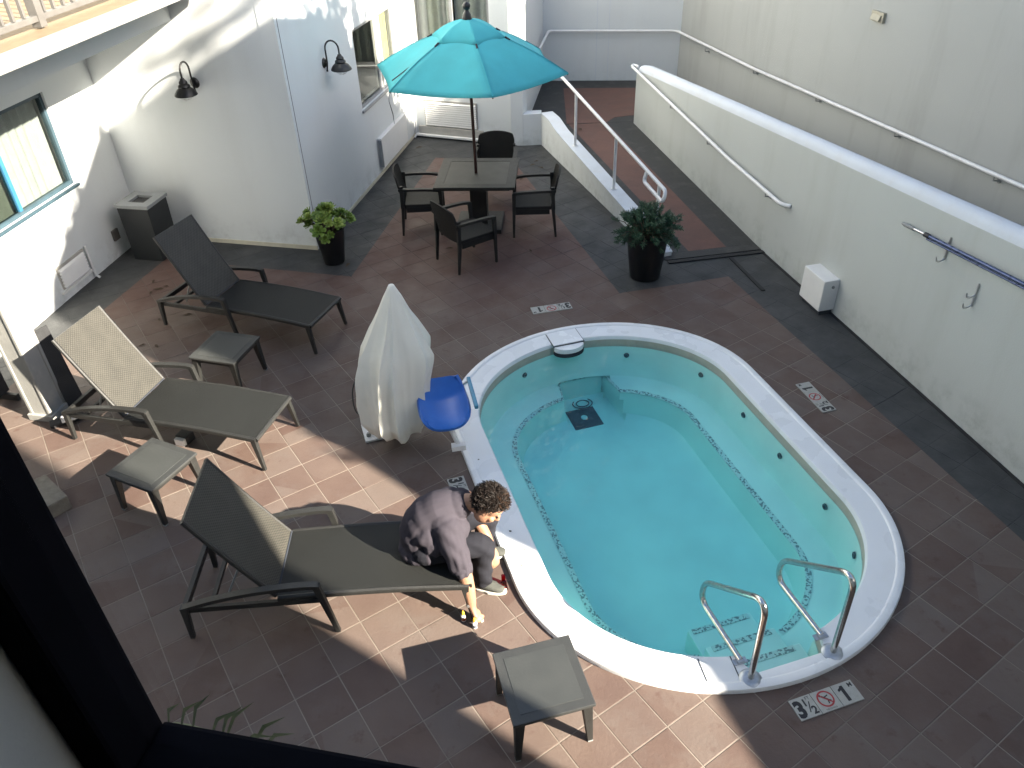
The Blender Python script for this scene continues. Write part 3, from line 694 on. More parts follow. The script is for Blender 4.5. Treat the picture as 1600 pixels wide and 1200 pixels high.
# W4
mb, d4, n4 = wall_mesh(C34, W4c, -.05, ZT, .2, [(.14, 1.48, 1.18, 2.75)]); hbuild(mb, 'wall', stucco); P4 = Vector((*C34, 0)); L4 = (Vector((*W4c, 0))-P4).length
hwindow(P4, d4, n4, .14, 1.48, 1.18, 2.75, [.82], grey_frame, [curtain_m], pleat=.15, mull_m=grey_frame, cd_=.13)
grille(hotel, P4, d4, n4, .22, 1.20, .20, .64, 11, trim_white)
x = MB(); wbox(x, P4, d4, n4, .10, 1.30, .07, .19, -.05, -.001); hbuild(x, 'grille_base', base_grey)
x = MB(); wbox(x, P4, d4, n4, .06, 1.34, .03, .066, -.10, -.001); hbuild(x, 'grille_ledge', trim_white, bevel=.005)
x = MB(); a = P4+d4*.05-n4*.06; x.tube([a+Vector((0, 0, .65)), a+Vector((0, 0, .05)), a-n4*.08+Vector((0, 0, .012))], .016, 8); hbuild(x, 'condensate_pipe', rail_white, smooth=True)
# W5: return wall going back along the landing
W5b = (.845, 16.17)
mb, d5, n5 = wall_mesh(W4c, W5b, -.05, ZT, .2); hbuild(mb, 'wall', stucco)
# roofs to close the wing
mb = MB(); mb.prism([(-9, 4), W1a, C12, C23, C34, W4c, W5b, (.6, 20), (-9, 20)], ZT, ZT+.25); hbuild(mb, 'roof', stucco2)
mb, _, _ = wall_mesh((-9, 3.9), W1a, -.05, ZT, .2); hbuild(mb, 'wall', stucco)

# balcony along W1
F0 = Vector((-3.72, 9.791, 0)); fd = Vector((cos(radians(80.5)), sin(radians(80.5)), 0)); F1 = F0-fd*5.2
balc = thing('balcony', (-4.5, 8, 2.77), 0, 'white balcony slab with railing jutting out above the left window', 'balcony')
binv = Matrix.Translation((4.5, -8, -2.77))
def bb(x, name, m, **k):
    o = x.build(name, m, balc, **k); o.matrix_parent_inverse = binv; return o
x = MB(); wl1 = [F1, F0-fd*.002, Vector((-4.975, 10.065, 0)), Vector((*W1a, 0))-n1*0+Vector((.005, 0, 0))]
x.prism([(p.x, p.y) for p in wl1], 2.775, 3.01); bb(x, 'slab', stucco, bevel=.008)
fn = Vector((fd.y, -fd.x, 0))
x = MB(); x.prism([(p.x, p.y) for p in (F1+fn*.60, F0+fn*.60-fd*.16, F0+fn*.24-fd*.004, F1+fn*.24)], 3.118, 3.152); bb(x, 'edge_trim', balc_trim_m, bevel=.006)
x = MB(); x.prism([(p.x, p.y) for p in (F1+fn*.238, F0+fn*.238-fd*.01, Vector((-4.97, 10.05, 0)), Vector((*W1a, 0))+Vector((.02, 0, 0)))], 3.012, 3.145); bb(x, 'floor', balcony_floor)
RI = .02
# railing: bottom rail, top rail, posts, balusters
ra = F0-fn*RI-fd*.6; rb = F1-fn*RI
x = MB(); x.beam(V3(ra, 3.235), V3(rb, 3.235), .07, .05); bb(x, 'bottom_rail', balc_rail_m, bevel=.006)
x = MB(); x.beam(V3(ra, 4.02), V3(rb, 4.02), .09, .05); bb(x, 'top_rail', balc_rail_m, bevel=.006)
Lr = (ra-rb).length
for k in range(4):
    p = ra-fd*(Lr*k/3+.02); x = MB(); x.box(V3(p, 3.60), (.09, .09, .88), Matrix.Rotation(radians(80.5), 3, 'Z')); bb(x, 'post', balc_rail_m, bevel=.006)
nb = int(Lr/.14)
for k in range(1, nb):
    p = ra-fd*(Lr*k/nb); x = MB(); x.box(V3(p, 3.635), (.03, .03, .74), Matrix.Rotation(radians(80.5), 3, 'Z')); bb(x, 'baluster', balc_rail_m)
# post holding the balcony
pst = thing('porch_post', (-4.49, 6.12, 0), radians(-12), 'pale grey grooved post holding up the balcony on the left', 'post')
x = MB(); x.box((0, 0, 1.40), (.21, .21, 2.749)); x.build('shaft', post_paint, pst, bevel=.008)
for s in (-1, 1):
    x = MB(); x.box((s*.098, -.098, 1.40), (.035, .035, 2.70)); x.build('corner_bead', post_paint, pst, bevel=.008)
    x = MB(); x.box((s*.098, .098, 1.40), (.035, .035, 2.70)); x.build('corner_bead', post_paint, pst, bevel=.008)
x = MB(); x.box((0, 0, .035), (.27, .27, .07)); x.build('plinth', post_paint, pst, bevel=.006)
# black board leaning behind the post, floodlight at its foot
x = MB(); x.box((0, 0, .42), (.17, .02, .84)); bd = x.build('leaning_board', black_matte, bevel=.003); bd.location = (-4.30, 6.26, .004); bd.rotation_euler = (radians(-6), 0, radians(62))
tag(bd, 'black board leaning against the pale post', 'board')
fl = thing('flood_light', (-4.26, 5.97, 0), radians(28), 'small black floodlight with white lens at the foot of the post', 'floodlight')
x = MB(); x.box((0, 0, .02), (.30, .09, .04)); x.build('base', black_matte, fl, bevel=.006)
x = MB(); x.box((.03, -.045, .07), (.14, .06, .06), Matrix.Rotation(radians(-20), 3, 'X')); x.build('lens', trim_white, fl, bevel=.008)
x = MB(); x.tube([(.03, .0, .03), (.03, -.02, .08)], .02, 10); x.build('swivel', black_matte, fl)
fl2 = thing('flood_light', (-3.03, 5.60, 0), radians(-20), 'small floodlight with white lens lying under the middle chaise', 'floodlight')
x = MB(); x.box((0, .03, .04), (.13, .10, .08)); x.build('housing', black_matte, fl2, bevel=.008)
x = MB(); x.box((0, -.04, .035), (.10, .04, .07)); x.build('lens', trim_white, fl2, bevel=.006)
# black notice on the far left behind the post
nt_ = thing('notice_board', (-5.10, 6.15, 0), radians(78), 'black notice board standing half hidden behind the pale post', 'notice board')
x = MB(); x.box((0, 0, .62), (.60, .03, 1.10)); x.build('panel', black_matte, nt_, bevel=.004)
for s in (-1, 1):
    x = MB(); x.box((s*.24, 0, .035), (.04, .3, .07)); x.build('foot', black_matte, nt_, bevel=.004)

# ---------------------------------------------------------------- ramp, landing and right hand walls
W8d = Vector((cos(radians(-77.5)), sin(radians(-77.5)), 0)); W8n = Vector((-W8d.y, W8d.x, 0))   # W8n points away from patio
W8o = Vector((2.234, 13.417, 0))
def w8(t, o=0, z=0): return W8o+W8d*t+W8n*o+Vector((0, 0, z))
rw = thing('ramp_wall', W8o, 0, 'long cream stucco ramp wall with rounded pale top along the right of the pool', 'wall')
rinv = Matrix.Translation(-W8o)
def rb_(x, name, m, **k):
    o = x.build(name, m, rw, **k); o.matrix_parent_inverse = rinv; return o
def top8(t): return 1.20+.086*t-.0006*t*t if t < 30 else 0
x = MB(); th8 = .20; ts = [0, .06, .3, .8]+[1.5+k for k in range(13)]; vs = []; n = 9
for t in ts:
    h = top8(t)-.02-(.10 if t == 0 else .03 if t == .06 else 0); row = [w8(t, 0, -.1), w8(t, 0, h-.10)]
    for k in range(n):
        a = pi*k/(n-1); row.append(w8(t, th8/2-cos(a)*th8/2, h-.10+sin(a)*.105))
    row += [w8(t, th8, h-.10), w8(t, th8, -.1)]; vs.append(row)
m_ = len(vs[0]); flat = [v for r in vs for v in r]; fs = []; cap = []
for i in range(len(vs)-1):
    for k in range(m_-1): (cap if 2 <= k <= m_-4 else fs).append((i*m_+k, i*m_+k+1, (i+1)*m_+k+1, (i+1)*m_+k))
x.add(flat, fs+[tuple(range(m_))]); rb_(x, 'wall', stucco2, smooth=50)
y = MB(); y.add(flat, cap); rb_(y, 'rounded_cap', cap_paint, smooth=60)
y = MB(); y.hexa([w8(4.3, -.035, -.004), w8(14.4, -.035, -.004), w8(14.4, -.001, -.004), w8(4.3, -.001, -.004)], [w8(4.3, -.035, .006), w8(14.4, -.035, .006), w8(14.4, -.001, .006), w8(4.3, -.001, .006)]); rb_(y, 'wall_foot_joint', drainm)
# ramp surfaces: slope from drain up to landing
RZ = .213
def ramp_strip(pa, pb, pc, pd, za, zb, m, name, parent):
    x = MB(); x.hexa([V3(pa, -.06), V3(pb, -.06), V3(pc, -.06), V3(pd, -.06)], [V3(pa, za), V3(pb, za), V3(pc, zb), V3(pd, zb)]); return x.build(name, m, parent)
ramp = struct(bpy.data.objects.new('ramp', None)); COL.objects.link(ramp)
nearL, nearR = Vector((1.93, 8.95, 0)), Vector((3.24, 9.16, 0)); farL, farR = Vector((.64, 13.45, 0)), Vector((2.27, 13.5, 0))
def acr(a, b, t): return a+(b-a)*t
EDG = [0, .28, .66, 1]
FED = [0, .30, .70, 1]
for k, m_ in enumerate((ramp_dark, ramp_red, ramp_dark)):
    ramp_strip(acr(nearL, nearR, EDG[k]), acr(nearL, nearR, EDG[k+1]), acr(farL, farR, FED[k+1]), acr(farL, farR, FED[k]), .012, RZ, m_, 'ramp_slope', ramp)
# lower apron of the ramp
x = MB(); x.prism([(nearL.x, nearL.y), (1.97, 8.79), (3.28, 9.0), (nearR.x, nearR.y)], -.06, .011); x.build('ramp_apron', ramp_dark, ramp)
x = MB(); x.prism([(.35, 13.46), (2.28, 13.51), (5.0, 13.9), (4.4, 16.3), (.7, 16.3)], -.06, RZ-.002); x.build('landing', ramp_dark, ramp)
x = MB(); x.prism([(1.10, 13.5), (1.78, 13.5), (1.95, 13.75), (2.6, 13.9), (3.2, 14.2), (3.1, 15.4), (1.2, 15.6)], RZ-.004, RZ+.002); x.build('landing_panel', ramp_red, ramp)
# upper ramp behind the wall, rising towards the camera
x = MB(); a0, a1 = w8(-.2, th8+.002), w8(-.2, 1.75); b0, b1 = w8(14.4, th8+.002), w8(14.4, 1.75)
x.hexa([V3(a0, -.05), V3(b0, -.05), V3(b1, -.05), V3(a1, -.05)], [V3(a0, RZ-.006), V3(b0, RZ+.9), V3(b1, RZ+.9), V3(a1, RZ-.006)]); x.build('upper_ramp', ramp_dark, ramp)
# trench drains
def drain(a, b, w, label):
    x = MB(); a = Vector(a); b = Vector(b); d = (b-a); L = d.length; x.box((L/2, 0, 0), (L, w, .012)); o = x.build('trench_drain', drainm); o.location = (a.x, a.y, .0085); o.rotation_euler = (0, 0, atan2(d.y, d.x)); tag(o, label, 'drain')
    for k in range(int(L/.05)):
        pass
drain((1.99, 8.73), (3.27, 8.93), .06, 'dark trench drain running across the foot of the ramp')
drain((2.78, 8.80), (2.955, 7.955), .045, 'short dark slot drain beside the ramp wall')
# curb wall with its railing
cA, cB = Vector((.646, 13.121, 0)), Vector((1.88, 8.86, 0)); cdv = (cB-cA); cL = cdv.length; cdv.normalize(); cn = Vector((-cdv.y, cdv.x, 0))
curb = thing('curb_wall', cA, 0, 'low white curb wall stepping down beside the ramp', 'wall'); cinv = Matrix.Translation(-cA)
def cb(x, name, m, **k):
    o = x.build(name, m, curb, **k); o.matrix_parent_inverse = cinv; return o
def cq(t, o, z): return cA+cdv*t+cn*o+Vector((0, 0, z))
x = MB(); prof_c = [(0, .52), (.35, .52), (.75, .44), (1.7, .36), (3.3, .23), (4.1, .17), (4.44, .05)]
for (t0, h0), (t1, h1) in zip(prof_c, prof_c[1:]):
    x.hexa([cq(t0, 0, -.05), cq(t1, 0, -.05), cq(t1, .19, -.05), cq(t0, .19, -.05)], [cq(t0, 0, h0), cq(t1, 0, h1), cq(t1, .19, h1), cq(t0, .19, h0)])
cb(x, 'wall', stucco)
x = MB(); x.prism([(.347, 13.109), (.645, 13.119), (.66, 13.32), (.36, 13.31)], -.05, .518); cb(x, 'end_return', stucco)
x = MB()
for (t0, h0), (t1, h1) in zip(prof_c, prof_c[1:]):
    x.hexa([cq(t0, -.008, h0+.001), cq(t1, -.008, h1+.001), cq(t1, .198, h1+.001), cq(t0, .198, h0+.001)], [cq(t0, -.008, h0+.016), cq(t1, -.008, h1+.016), cq(t1, .198, h1+.016), cq(t0, .198, h0+.016)])
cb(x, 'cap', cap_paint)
hr = thing('ramp_railing', cq(1.3, .1, .4), 0, 'white tubular railing on posts along the low curb wall', 'railing'); hinv = Matrix.Translation(-cq(1.3, .1, .4))
def hb(x, name, m, par=None, **k):
    o = x.build(name, m, hr, **k); o.matrix_parent_inverse = hinv; return o
def rz(t): return 1.36-.122*t
x = MB(); e0, e1 = cq(.4, .09, rz(.4)), cq(4.33, .09, rz(4.33))
low = .13
pts = fillet([e0, e1, e1+Vector((0, 0, -low))+cdv*.02+cn*-.04, cq(3.80, .05, rz(3.80)-low), cq(3.80, .09, rz(3.8)+.0)], .06, 6)
x.tube(pts, .024, 12); hb(x, 'rail', rail_white, smooth=60)
def ctop(t):
    for (t0, h0), (t1, h1) in zip(prof_c, prof_c[1:]):
        if t0 <= t <= t1: return h0+(h1-h0)*(t-t0)/(t1-t0)
    return .2
for t in (1.33, 2.82, 4.15):
    x = MB(); x.tube([cq(t, .09, ctop(t)+.015), cq(t, .09, rz(t)-.01)], .021, 10); hb(x, 'post', rail_white, smooth=60)
    x = MB(); x.lathe([(.045, 0), (.045, .006), (.022, .008)], 14, cq(t, .09, ctop(t)+.016)); hb(x, 'base_plate', rail_white)
# far walls: W6 behind landing, W7 right neighbour
W6a, W67 = Vector((.845, 16.17, 0)), Vector((3.432, 15.872, 0))
nb_ = thing('neighbour_building', W67, 0, 'tall cream building forming the plain right hand wall behind the ramp', 'building'); ninv = Matrix.Translation(-W67)
def nbld(x, name, m, **k):
    o = x.build(name, m, nb_, **k); o.matrix_parent_inverse = ninv; return o
lw = thing('landing_wall', W6a, 0, 'grey white panelled wall at the back of the ramp landing', 'wall'); linv = Matrix.Translation(-W6a)
x, d6, n6 = wall_mesh(W6a[:2], W67[:2], -.05, 3.1, .2); o = x.build('wall', stucco, lw); o.matrix_parent_inverse = linv
for t in (1.02, 1.25):
    x = MB(); wbox(x, W6a, d6, n6, t, t+.012, RZ, 3.08, -.003, -.001); o = x.build('panel_joint', cap_paint, lw); o.matrix_parent_inverse = linv
W7d = Vector((cos(radians(-77.4)), sin(radians(-77.4)), 0)); W7n = Vector((-W7d.y, W7d.x, 0))
def w7(s, o=0, z=0): return W67+W7d*s+W7n*o+Vector((0, 0, z))
SIL = [(-.3, 4.6), (4.6, 4.6), (4.95, 3.05), (5.3, 3.05), (6.0, 4.1), (7.7, 5.3), (8.35, 5.85), (8.9, 7.15), (11.4, 8.15), (12.3, 8.5), (13.5, 8.1), (14.45, 7.8), (14.75, 7.45), (15.0, 6.5), (15.22, 5.4), (15.75, 4.65), (15.95, 3.7), (17.2, 3.6), (21, 3.6)]  # wall's unseen top line, shaped to cast shade on patio and walls
x = MB()
for (s0, h0), (s1, h1) in zip(SIL, SIL[1:]):
    x.hexa([w7(s0, 0, -.05), w7(s1, 0, -.05), w7(s1, .25, -.05), w7(s0, .25, -.05)], [w7(s0, 0, h0), w7(s1, 0, h1), w7(s1, .25, h1), w7(s0, .25, h0)])
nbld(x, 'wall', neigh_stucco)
x = MB(); x.hexa([w7(9.2, .25, 0), w7(14.2, .25, 0), w7(14.2, 5, 0), w7(9.2, 5, 0)], [w7(9.2, .25, 7.1), w7(14.2, .25, 7.1), w7(14.2, 5, 7.1), w7(9.2, 5, 7.1)]); nbld(x, 'rear_block', neigh_stucco)
x = MB(); p = w7(5.66, 0, 2.415); R7 = Matrix.Rotation(radians(-77.4), 3, 'Z')
x.box(p-W7n*.02, (.24, .04, .115), R7); vb = nbld(x, 'wall_vent', vent_m, bevel=.005)
x = MB(); x.box(p-W7n*.052-Vector((0, 0, .01)), (.17, .025, .07), R7 @ Matrix.Rotation(radians(-25), 3, 'X')); nbld(x, 'vent_hood', vent_m, bevel=.004)
# wall rails
def wall_rail(name, label, pts, brackets, nrm):
    t = thing(name, pts[0], 0, label, 'handrail'); iv = Matrix.Translation(-Vector(pts[0]))
    x = MB(); x.tube(fillet(pts, .09, 6), .023, 12); o = x.build('rail', rail_white, t, smooth=60); o.matrix_parent_inverse = iv
    for b in brackets:
        p = Vector(b); nn = Vector(nrm) if not callable(nrm) else nrm(p)
        x = MB(); x.tube([p-Vector((0, 0, .02)), p-Vector((0, 0, .065)), p+nn*.075-Vector((0, 0, .075))], .008, 8); x.lathe([(0, .006), (.03, .006), (.03, 0)], 12, p+nn*.078-Vector((0, 0, .075)), (-nn).to_track_quat('Z', 'Y').to_matrix()); o = x.build('bracket', greypl, t); o.matrix_parent_inverse = iv
    return t
off = .08
def r7(s): return 1.085+.038*max(0, s-1)
pts = [Vector((.60, 14.75, 1.10))+Vector((.08, 0, 0)), Vector((.845+.10, 16.17-off-.01, 1.15)), V3(W67, 1.13)+Vector((-.09, -off, 0))]+[w7(s, -off, r7(s)+.0) for s in (3, 6, 10, 14)]
wall_rail('wall_handrail', 'long white handrail around the landing and up the tall right wall', pts, [w7(s, -off, r7(s)) for s in (1.25, 3.0, 4.8, 6.55, 8.2)], W7n)
for p in ((1.35, 16.03, 1.147), (2.75, 15.87, 1.137)): pass
pts = [w8(-.02, .10, 1.10), w8(-.10, -.06, 1.14), w8(.1, -off, 1.13), w8(1.8, -off, .985), w8(3.45, -off, .83), w8(4.25, -off, .80), w8(5.0, -off, .80), w8(5.08, -.01, .80)]
pts = [w8(.02, .02, 1.13), w8(-.10, -.03, 1.14), w8(-.02, -off, 1.135), w8(3.5, -off, .845), w8(4.9, -off, .78), w8(5.0, -.005, .78)]
wall_rail('wall_handrail', 'white sloping handrail fixed to the front of the ramp wall', pts, [w8(1.6, -off, 1.0), w8(2.9, -off, .89), w8(4.55, -off, .795)], W8n)
# pump box at wall foot
bx = thing('utility_box', w8(5.95, -.09, 0), radians(-77.5), 'white metal box at the foot of the right wall', 'box')
x = MB(); x.box((0, 0, .235), (.40, .19, .37)); x.build('housing', trim_white, bx, bevel=.01)
x = MB(); x.lathe([(0, .012), (.014, .012), (.018, 0)], 14, (.202, .02, .34), Matrix.Rotation(pi/2, 3, 'Y')); x.build('lock', greypl, bx)
x = MB(); x.box((.02, 0, .025), (.34, .15, .05)); x.build('stand', joint_dark, bx)
# hooks and pool pole on W8
def hook(t, z, two, label):
    o = thing('wall_hook', w8(t, -.005, z), radians(-77.5), label, 'hook', 'metal pole hooks on the right wall')
    x = MB(); x.beam((0, -.006, .10), (0, -.006, -.115), .016, .006, upv=(0, 1, 0)); x.build('strip', chrome, o)
    for zz in ((-.11, -.01) if two else (-.11,)):
        x = MB(); x.tube(fillet([(0, -.006, zz+.01), (0, -.03, zz-.012), (0, -.085, zz-.012), (0, -.095, zz+.035)], .02, 5), .006, 8); x.build('prong', chrome, o, smooth=True)
hook(7.44, 1.41, False, 'single metal hook holding the blue pole on the right wall')
hook(7.88, 1.19, True, 'double metal hook hanging empty below the blue pole')
pp = thing('pool_pole', w8(6.9, -.05, 1.40), 0, 'blue telescopic pool pole with silver tip hung along the right wall', 'pole'); pinv = Matrix.Translation(-w8(6.9, -.05, 1.40))
def pole_z(t): return 1.405+(t-6.9)*.087
def pbuild(x, name, m, **k):
    o = x.build(name, m, pp, **k); o.matrix_parent_inverse = pinv; return o
x = MB(); x.tube([w8(7.22, -.055, pole_z(7.22)), w8(9.6, -.055, pole_z(9.6))], .016, 12); pbuild(x, 'tube', bluepole, smooth=True)
x = MB(); x.tube([w8(7.22, -.055, pole_z(7.22)-.03), w8(9.6, -.055, pole_z(9.6)-.03)], .009, 10); pbuild(x, 'lower_tube', bluepole, smooth=True)
x = MB(); x.tube([w8(7.03, -.055, pole_z(7.03)), w8(7.2, -.055, pole_z(7.2))], .013, 12); pbuild(x, 'inner_tube', alu, smooth=True)
x = MB(); x.tube([w8(6.88, -.055, pole_z(6.88)), w8(6.92, -.055, pole_z(6.92)), w8(7.04, -.055, pole_z(7.04))], [.013, .02, .017], 12); pbuild(x, 'handle', greypl, smooth=True)
x = MB(); x.tube([w8(7.185, -.055, pole_z(7.185)), w8(7.245, -.055, pole_z(7.245))], .022, 12); pbuild(x, 'clamp', black_matte, smooth=True)
# ---------------------------------------------------------------- wall lamps
def wall_lamp(p, n, label):
    n = Vector(n).normalized(); t = thing('wall_lamp', p, atan2(n.y, n.x), label, 'lamp', 'black gooseneck wall lamps')
    x = MB(); x.lathe([(0, .03), (.03, .03), (.05, .02), (.062, .004), (.065, -.004)], 20, (0, 0, 0), Matrix.Rotation(pi/2, 3, 'Y')); x.build('back_plate', black_paint, t, smooth=40)
    arc = [(.03, 0, -.09), (.045, 0, .0)]+[(.135-.09*cos(a), 0, .17+.10*sin(a)) for a in [pi*k/10 for k in range(11)]]+[(.225, 0, .10)]
    x = MB(); x.tube(arc, .011, 10); x.sphere((.03, 0, -.095), .014, 10, 6); x.build('arm', black_paint, t, smooth=True)
    x = MB(); x.lathe([(0, .115), (.022, .11), (.03, .09), (.045, .075), (.05, .06), (.046, .05), (.064, .035), (.070, .02), (.066, .008), (.10, -.02), (.125, -.055), (.132, -.075), (.128, -.08), (.118, -.06), (.06, -.02)], 28, (.225, 0, .0)); x.build('shade', black_paint, t, smooth=35)
    x = MB(); x.sphere((.225, 0, -.055), .035, 12, 8); x.build('bulb', bottle_m, t, smooth=True)
    x = MB()
    for k in range(4):
        a = pi*k/4; x.tube([(.225+cos(a)*.08*cos(q), sin(a)*.08*cos(q), -.07-.065*sin(q)) for q in [pi*i/10 for i in range(11)]], .0022, 5)
    x.build('wire_guard', chrome, t)
    return t
w2p = P2+d2*1.40; wall_lamp((w2p.x, w2p.y, 2.09), -n2, 'black gooseneck lamp on the wall above the grey bin')
w3p = P3+d3*1.13; wall_lamp((w3p.x, w3p.y, 2.06), -n3, 'black gooseneck lamp beside the dark window near the umbrella')

# ---------------------------------------------------------------- litter bin
bn = thing('litter_bin', (-4.61, 9.53, 0), radians(-12.5), 'square charcoal litter bin with pale open lid in the wall corner', 'bin')
x = MB(); x.box((0, 0, .36), (.43, .43, .72), taper=.96); x.build('body', bin_m, bn, bevel=.01)
x = MB()
for a, b, c, d in ((0, -.17, .46, .12), (0, .17, .46, .12), (-.17, 0, .12, .22), (.17, 0, .12, .22)): x.box((a, b, .742), (c, d, .04))
x.build('lid', bin_lid, bn)
x = MB(); x.box((0, 0, .728), (.22, .22, .006)); x.build('inner_liner', black_matte, bn)

# ---------------------------------------------------------------- stools / side tables
def make_stool():
    t = thing('side_table', (0, 0, 0), 0, '', 'side table', 'low square side tables by the chaises')
    x = MB(); x.box((0, 0, .39), (.50, .50, .024)); tp = x.build('table_top', stool_top, t, bevel=.006)
    x = MB(); x.box((0, 0, .4025), (.385, .385, .004)); x.build('inset_panel', stool_in, tp, bevel=.0015)
    for sx in (-1, 1):
        x = MB(); x.box((sx*.215, 0, .357), (.025, .36, .04)); x.build('apron', frame_w, t, bevel=.003)
        x = MB(); x.box((0, sx*.215, .357), (.36, .025, .04)); x.build('apron', frame_w, t, bevel=.003)
        for sy in (-1, 1):
            x = MB(); x.beam((sx*.205, sy*.205, .377), (sx*.228, sy*.228, .012), .062, .062, .034, .034, upv=(sx, 0, 0)); lg = x.build('leg', frame_w, t, bevel=.004)
            x = MB(); x.box((sx*.229, sy*.229, .007), (.032, .032, .014)); x.build('foot', greypl, lg)
    return t
stool = make_stool()
SP = [((.118, 2.77), 14.0, 'low square side table in front of the pool nearest the window'), ((-2.955, 4.86), -26.5, 'low square side table between the middle and the near chaise'), ((-2.825, 6.57), -16.5, 'low square side table between the middle and the far chaise')]
for k, ((x_, y_), a, lab) in enumerate(SP):
    o = stool if k == 0 else copy_tree(stool); o.location = (x_, y_, 0); o.rotation_euler = (0, 0, radians(a)); o['label'] = lab

# ---------------------------------------------------------------- chaises
def sheet(pts_lo, th, w0, w1, name, m, parent, uvscale=1, nx=1, frame=None):
    """padded woven sheet following a side profile (x,z), half widths interpolated"""
    mb = MB(); n = len(pts_lo); P_ = [Vector((p[0], 0, p[1])) for p in pts_lo]; L = 0; acc = [0]
    for i in range(1, n): L += (P_[i]-P_[i-1]).length; acc.append(L)
    top = []; bot = []; nn = []
    for i in range(n):
        t = (P_[min(i+1, n-1)]-P_[max(i-1, 0)]).normalized(); nn.append(Vector((-t.z, 0, t.x)))
    uvs = {}
    for i in range(n):
        w = w0+(w1-w0)*acc[i]/L
        for s in (-1, 1): top.append(P_[i]+nn[i]*th/2+Vector((0, s*w, 0)))
    for i in range(n):
        w = w0+(w1-w0)*acc[i]/L
        for s in (-1, 1): bot.append(P_[i]-nn[i]*th/2+Vector((0, s*w, 0)))
    o = 2*n; fs = []
    for i in range(n-1):
        fs.append((2*i, 2*i+1, 2*i+3, 2*i+2)); fs.append((o+2*i, o+2*i+2, o+2*i+3, o+2*i+1))
        fs.append((2*i, 2*i+2, o+2*i+2, o+2*i)); fs.append((2*i+1, o+2*i+1, o+2*i+3, 2*i+3))
    fs.append((0, o, o+1, 1)); fs.append((2*n-2, 2*n-1, o+2*n-1, o+2*n-2))
    mb.add(top+bot, fs); me = mb.mesh(name); bm = bmesh.new(); bm.from_mesh(me); bmesh.ops.recalc_face_normals(bm, faces=bm.faces); bm.to_mesh(me); bm.free()
    uv = me.uv_layers.new(name='UVMap'); val = {}
    for i in range(n):
        for s in (0, 1):
            val[2*i+s] = (acc[i], (1 if s else -1)*(w0+(w1-w0)*acc[i]/L)); val[o+2*i+s] = (acc[i], val[2*i+s][1]+th)
    for lp in me.loops: uv.data[lp.index].uv = val[lp.vertex_index]
    return link(name, me, m, parent, smooth=30)
def make_chaise():
    t = thing('chaise_longue', (0, 0, 0), 0, '', 'chaise longue', 'woven chaise longues on the patio')
    prof = [(-.33+1.29*k/12, .352+.022*sin(pi*k/12)-.006*k/12) for k in range(13)]
    st = sheet(prof, .022, .295, .305, 'seat', wick_seat, t)
    bp_ = [(-.345-.43*k/10, .362+.745*k/10-.018*sin(pi*k/10)) for k in range(11)]
    bp_ = bp_[::-1]
    br = sheet(bp_, .022, .285, .295, 'backrest', wick_back, t)
    # rolled edges of seat and back
    for s in (-1, 1):
        x = MB(); x.tube([(p[0], s*.305, p[1]-.006) for p in prof], .02, 8, flat=1.2); x.build('side_rail', frame_w, t, smooth=True)
        x = MB(); x.tube([(p[0], s*.290, p[1]) for p in bp_], .017, 8); x.build('edge_roll', frame_w, br, smooth=True)
        # arms
        arm = catmull([(-.985, s*.315, .318), (-.75, s*.325, .40), (-.45, s*.34, .475), (-.15, s*.348, .508), (-.03, s*.35, .505)], 6)
        x = MB()
        for a, b in zip(arm, arm[1:]): x.beam(a, b+(b-a)*.05, .048, .03)
        x.build('arm', frame_w, t)
        x = MB(); x.beam((-.045, s*.35, .51), (.03, s*.345, .012), .042, .05, .03, .032, upv=(1, 0, 0)); x.build('leg', frame_w, t, bevel=.005)
        x = MB(); x.beam((-.965, s*.315, .335), (-.985, s*.318, .012), .045, .05, .03, .032, upv=(1, 0, 0)); x.build('leg', frame_w, t, bevel=.005)
        x = MB(); x.beam((.93, s*.295, .34), (.975, s*.312, .012), .042, .05, .028, .03, upv=(1, 0, 0)); x.build('leg', frame_w, t, bevel=.005)
        x = MB(); x.beam((-.96, s*.30, .285), (-.02, s*.315, .325), .026, .045); x.build('lower_rail', frame_w, t, bevel=.004)
        x = MB(); x.tube([(-.52, s*.20, .66), (-.70, s*.20, .30)], .008, 8); x.build('support_strut', greypl, t)
    x = MB(); x.beam((-.97, -.31, .30), (-.97, .31, .30), .035, .05); x.build('head_bar', frame_w, t, bevel=.004)
    x = MB(); x.beam((-.80, -.30, .285), (-.80, .30, .285), .03, .03); x.build('cross_bar', frame_w, t, bevel=.004)
    x = MB(); x.tube([(.962, -.305, .343), (.962, .305, .343)], .021, 8); x.build('foot_bar', frame_w, t, smooth=True)
    x = MB(); x.tube([(-.335, -.29, .372), (-.335, .29, .372)], .007, 6); x.build('hinge_gap', joint_dark, t)
    return t
ch0 = make_chaise()
CH = [((-1.315, 3.80), 2.0, 'woven grey chaise the person sits on, nearest the window'), ((-3.034, 5.731), -16, 'woven chaise with sunlit pale backrest in the middle of the three'), ((-2.853, 7.616), -21.5, 'shaded dark chaise farthest back, in front of the litter bin')]
for k, ((x_, y_), a, lab) in enumerate(CH):
    o = ch0 if k == 0 else copy_tree(ch0); o.location = (x_, y_, 0); o.rotation_euler = (0, 0, radians(a)); o['label'] = lab

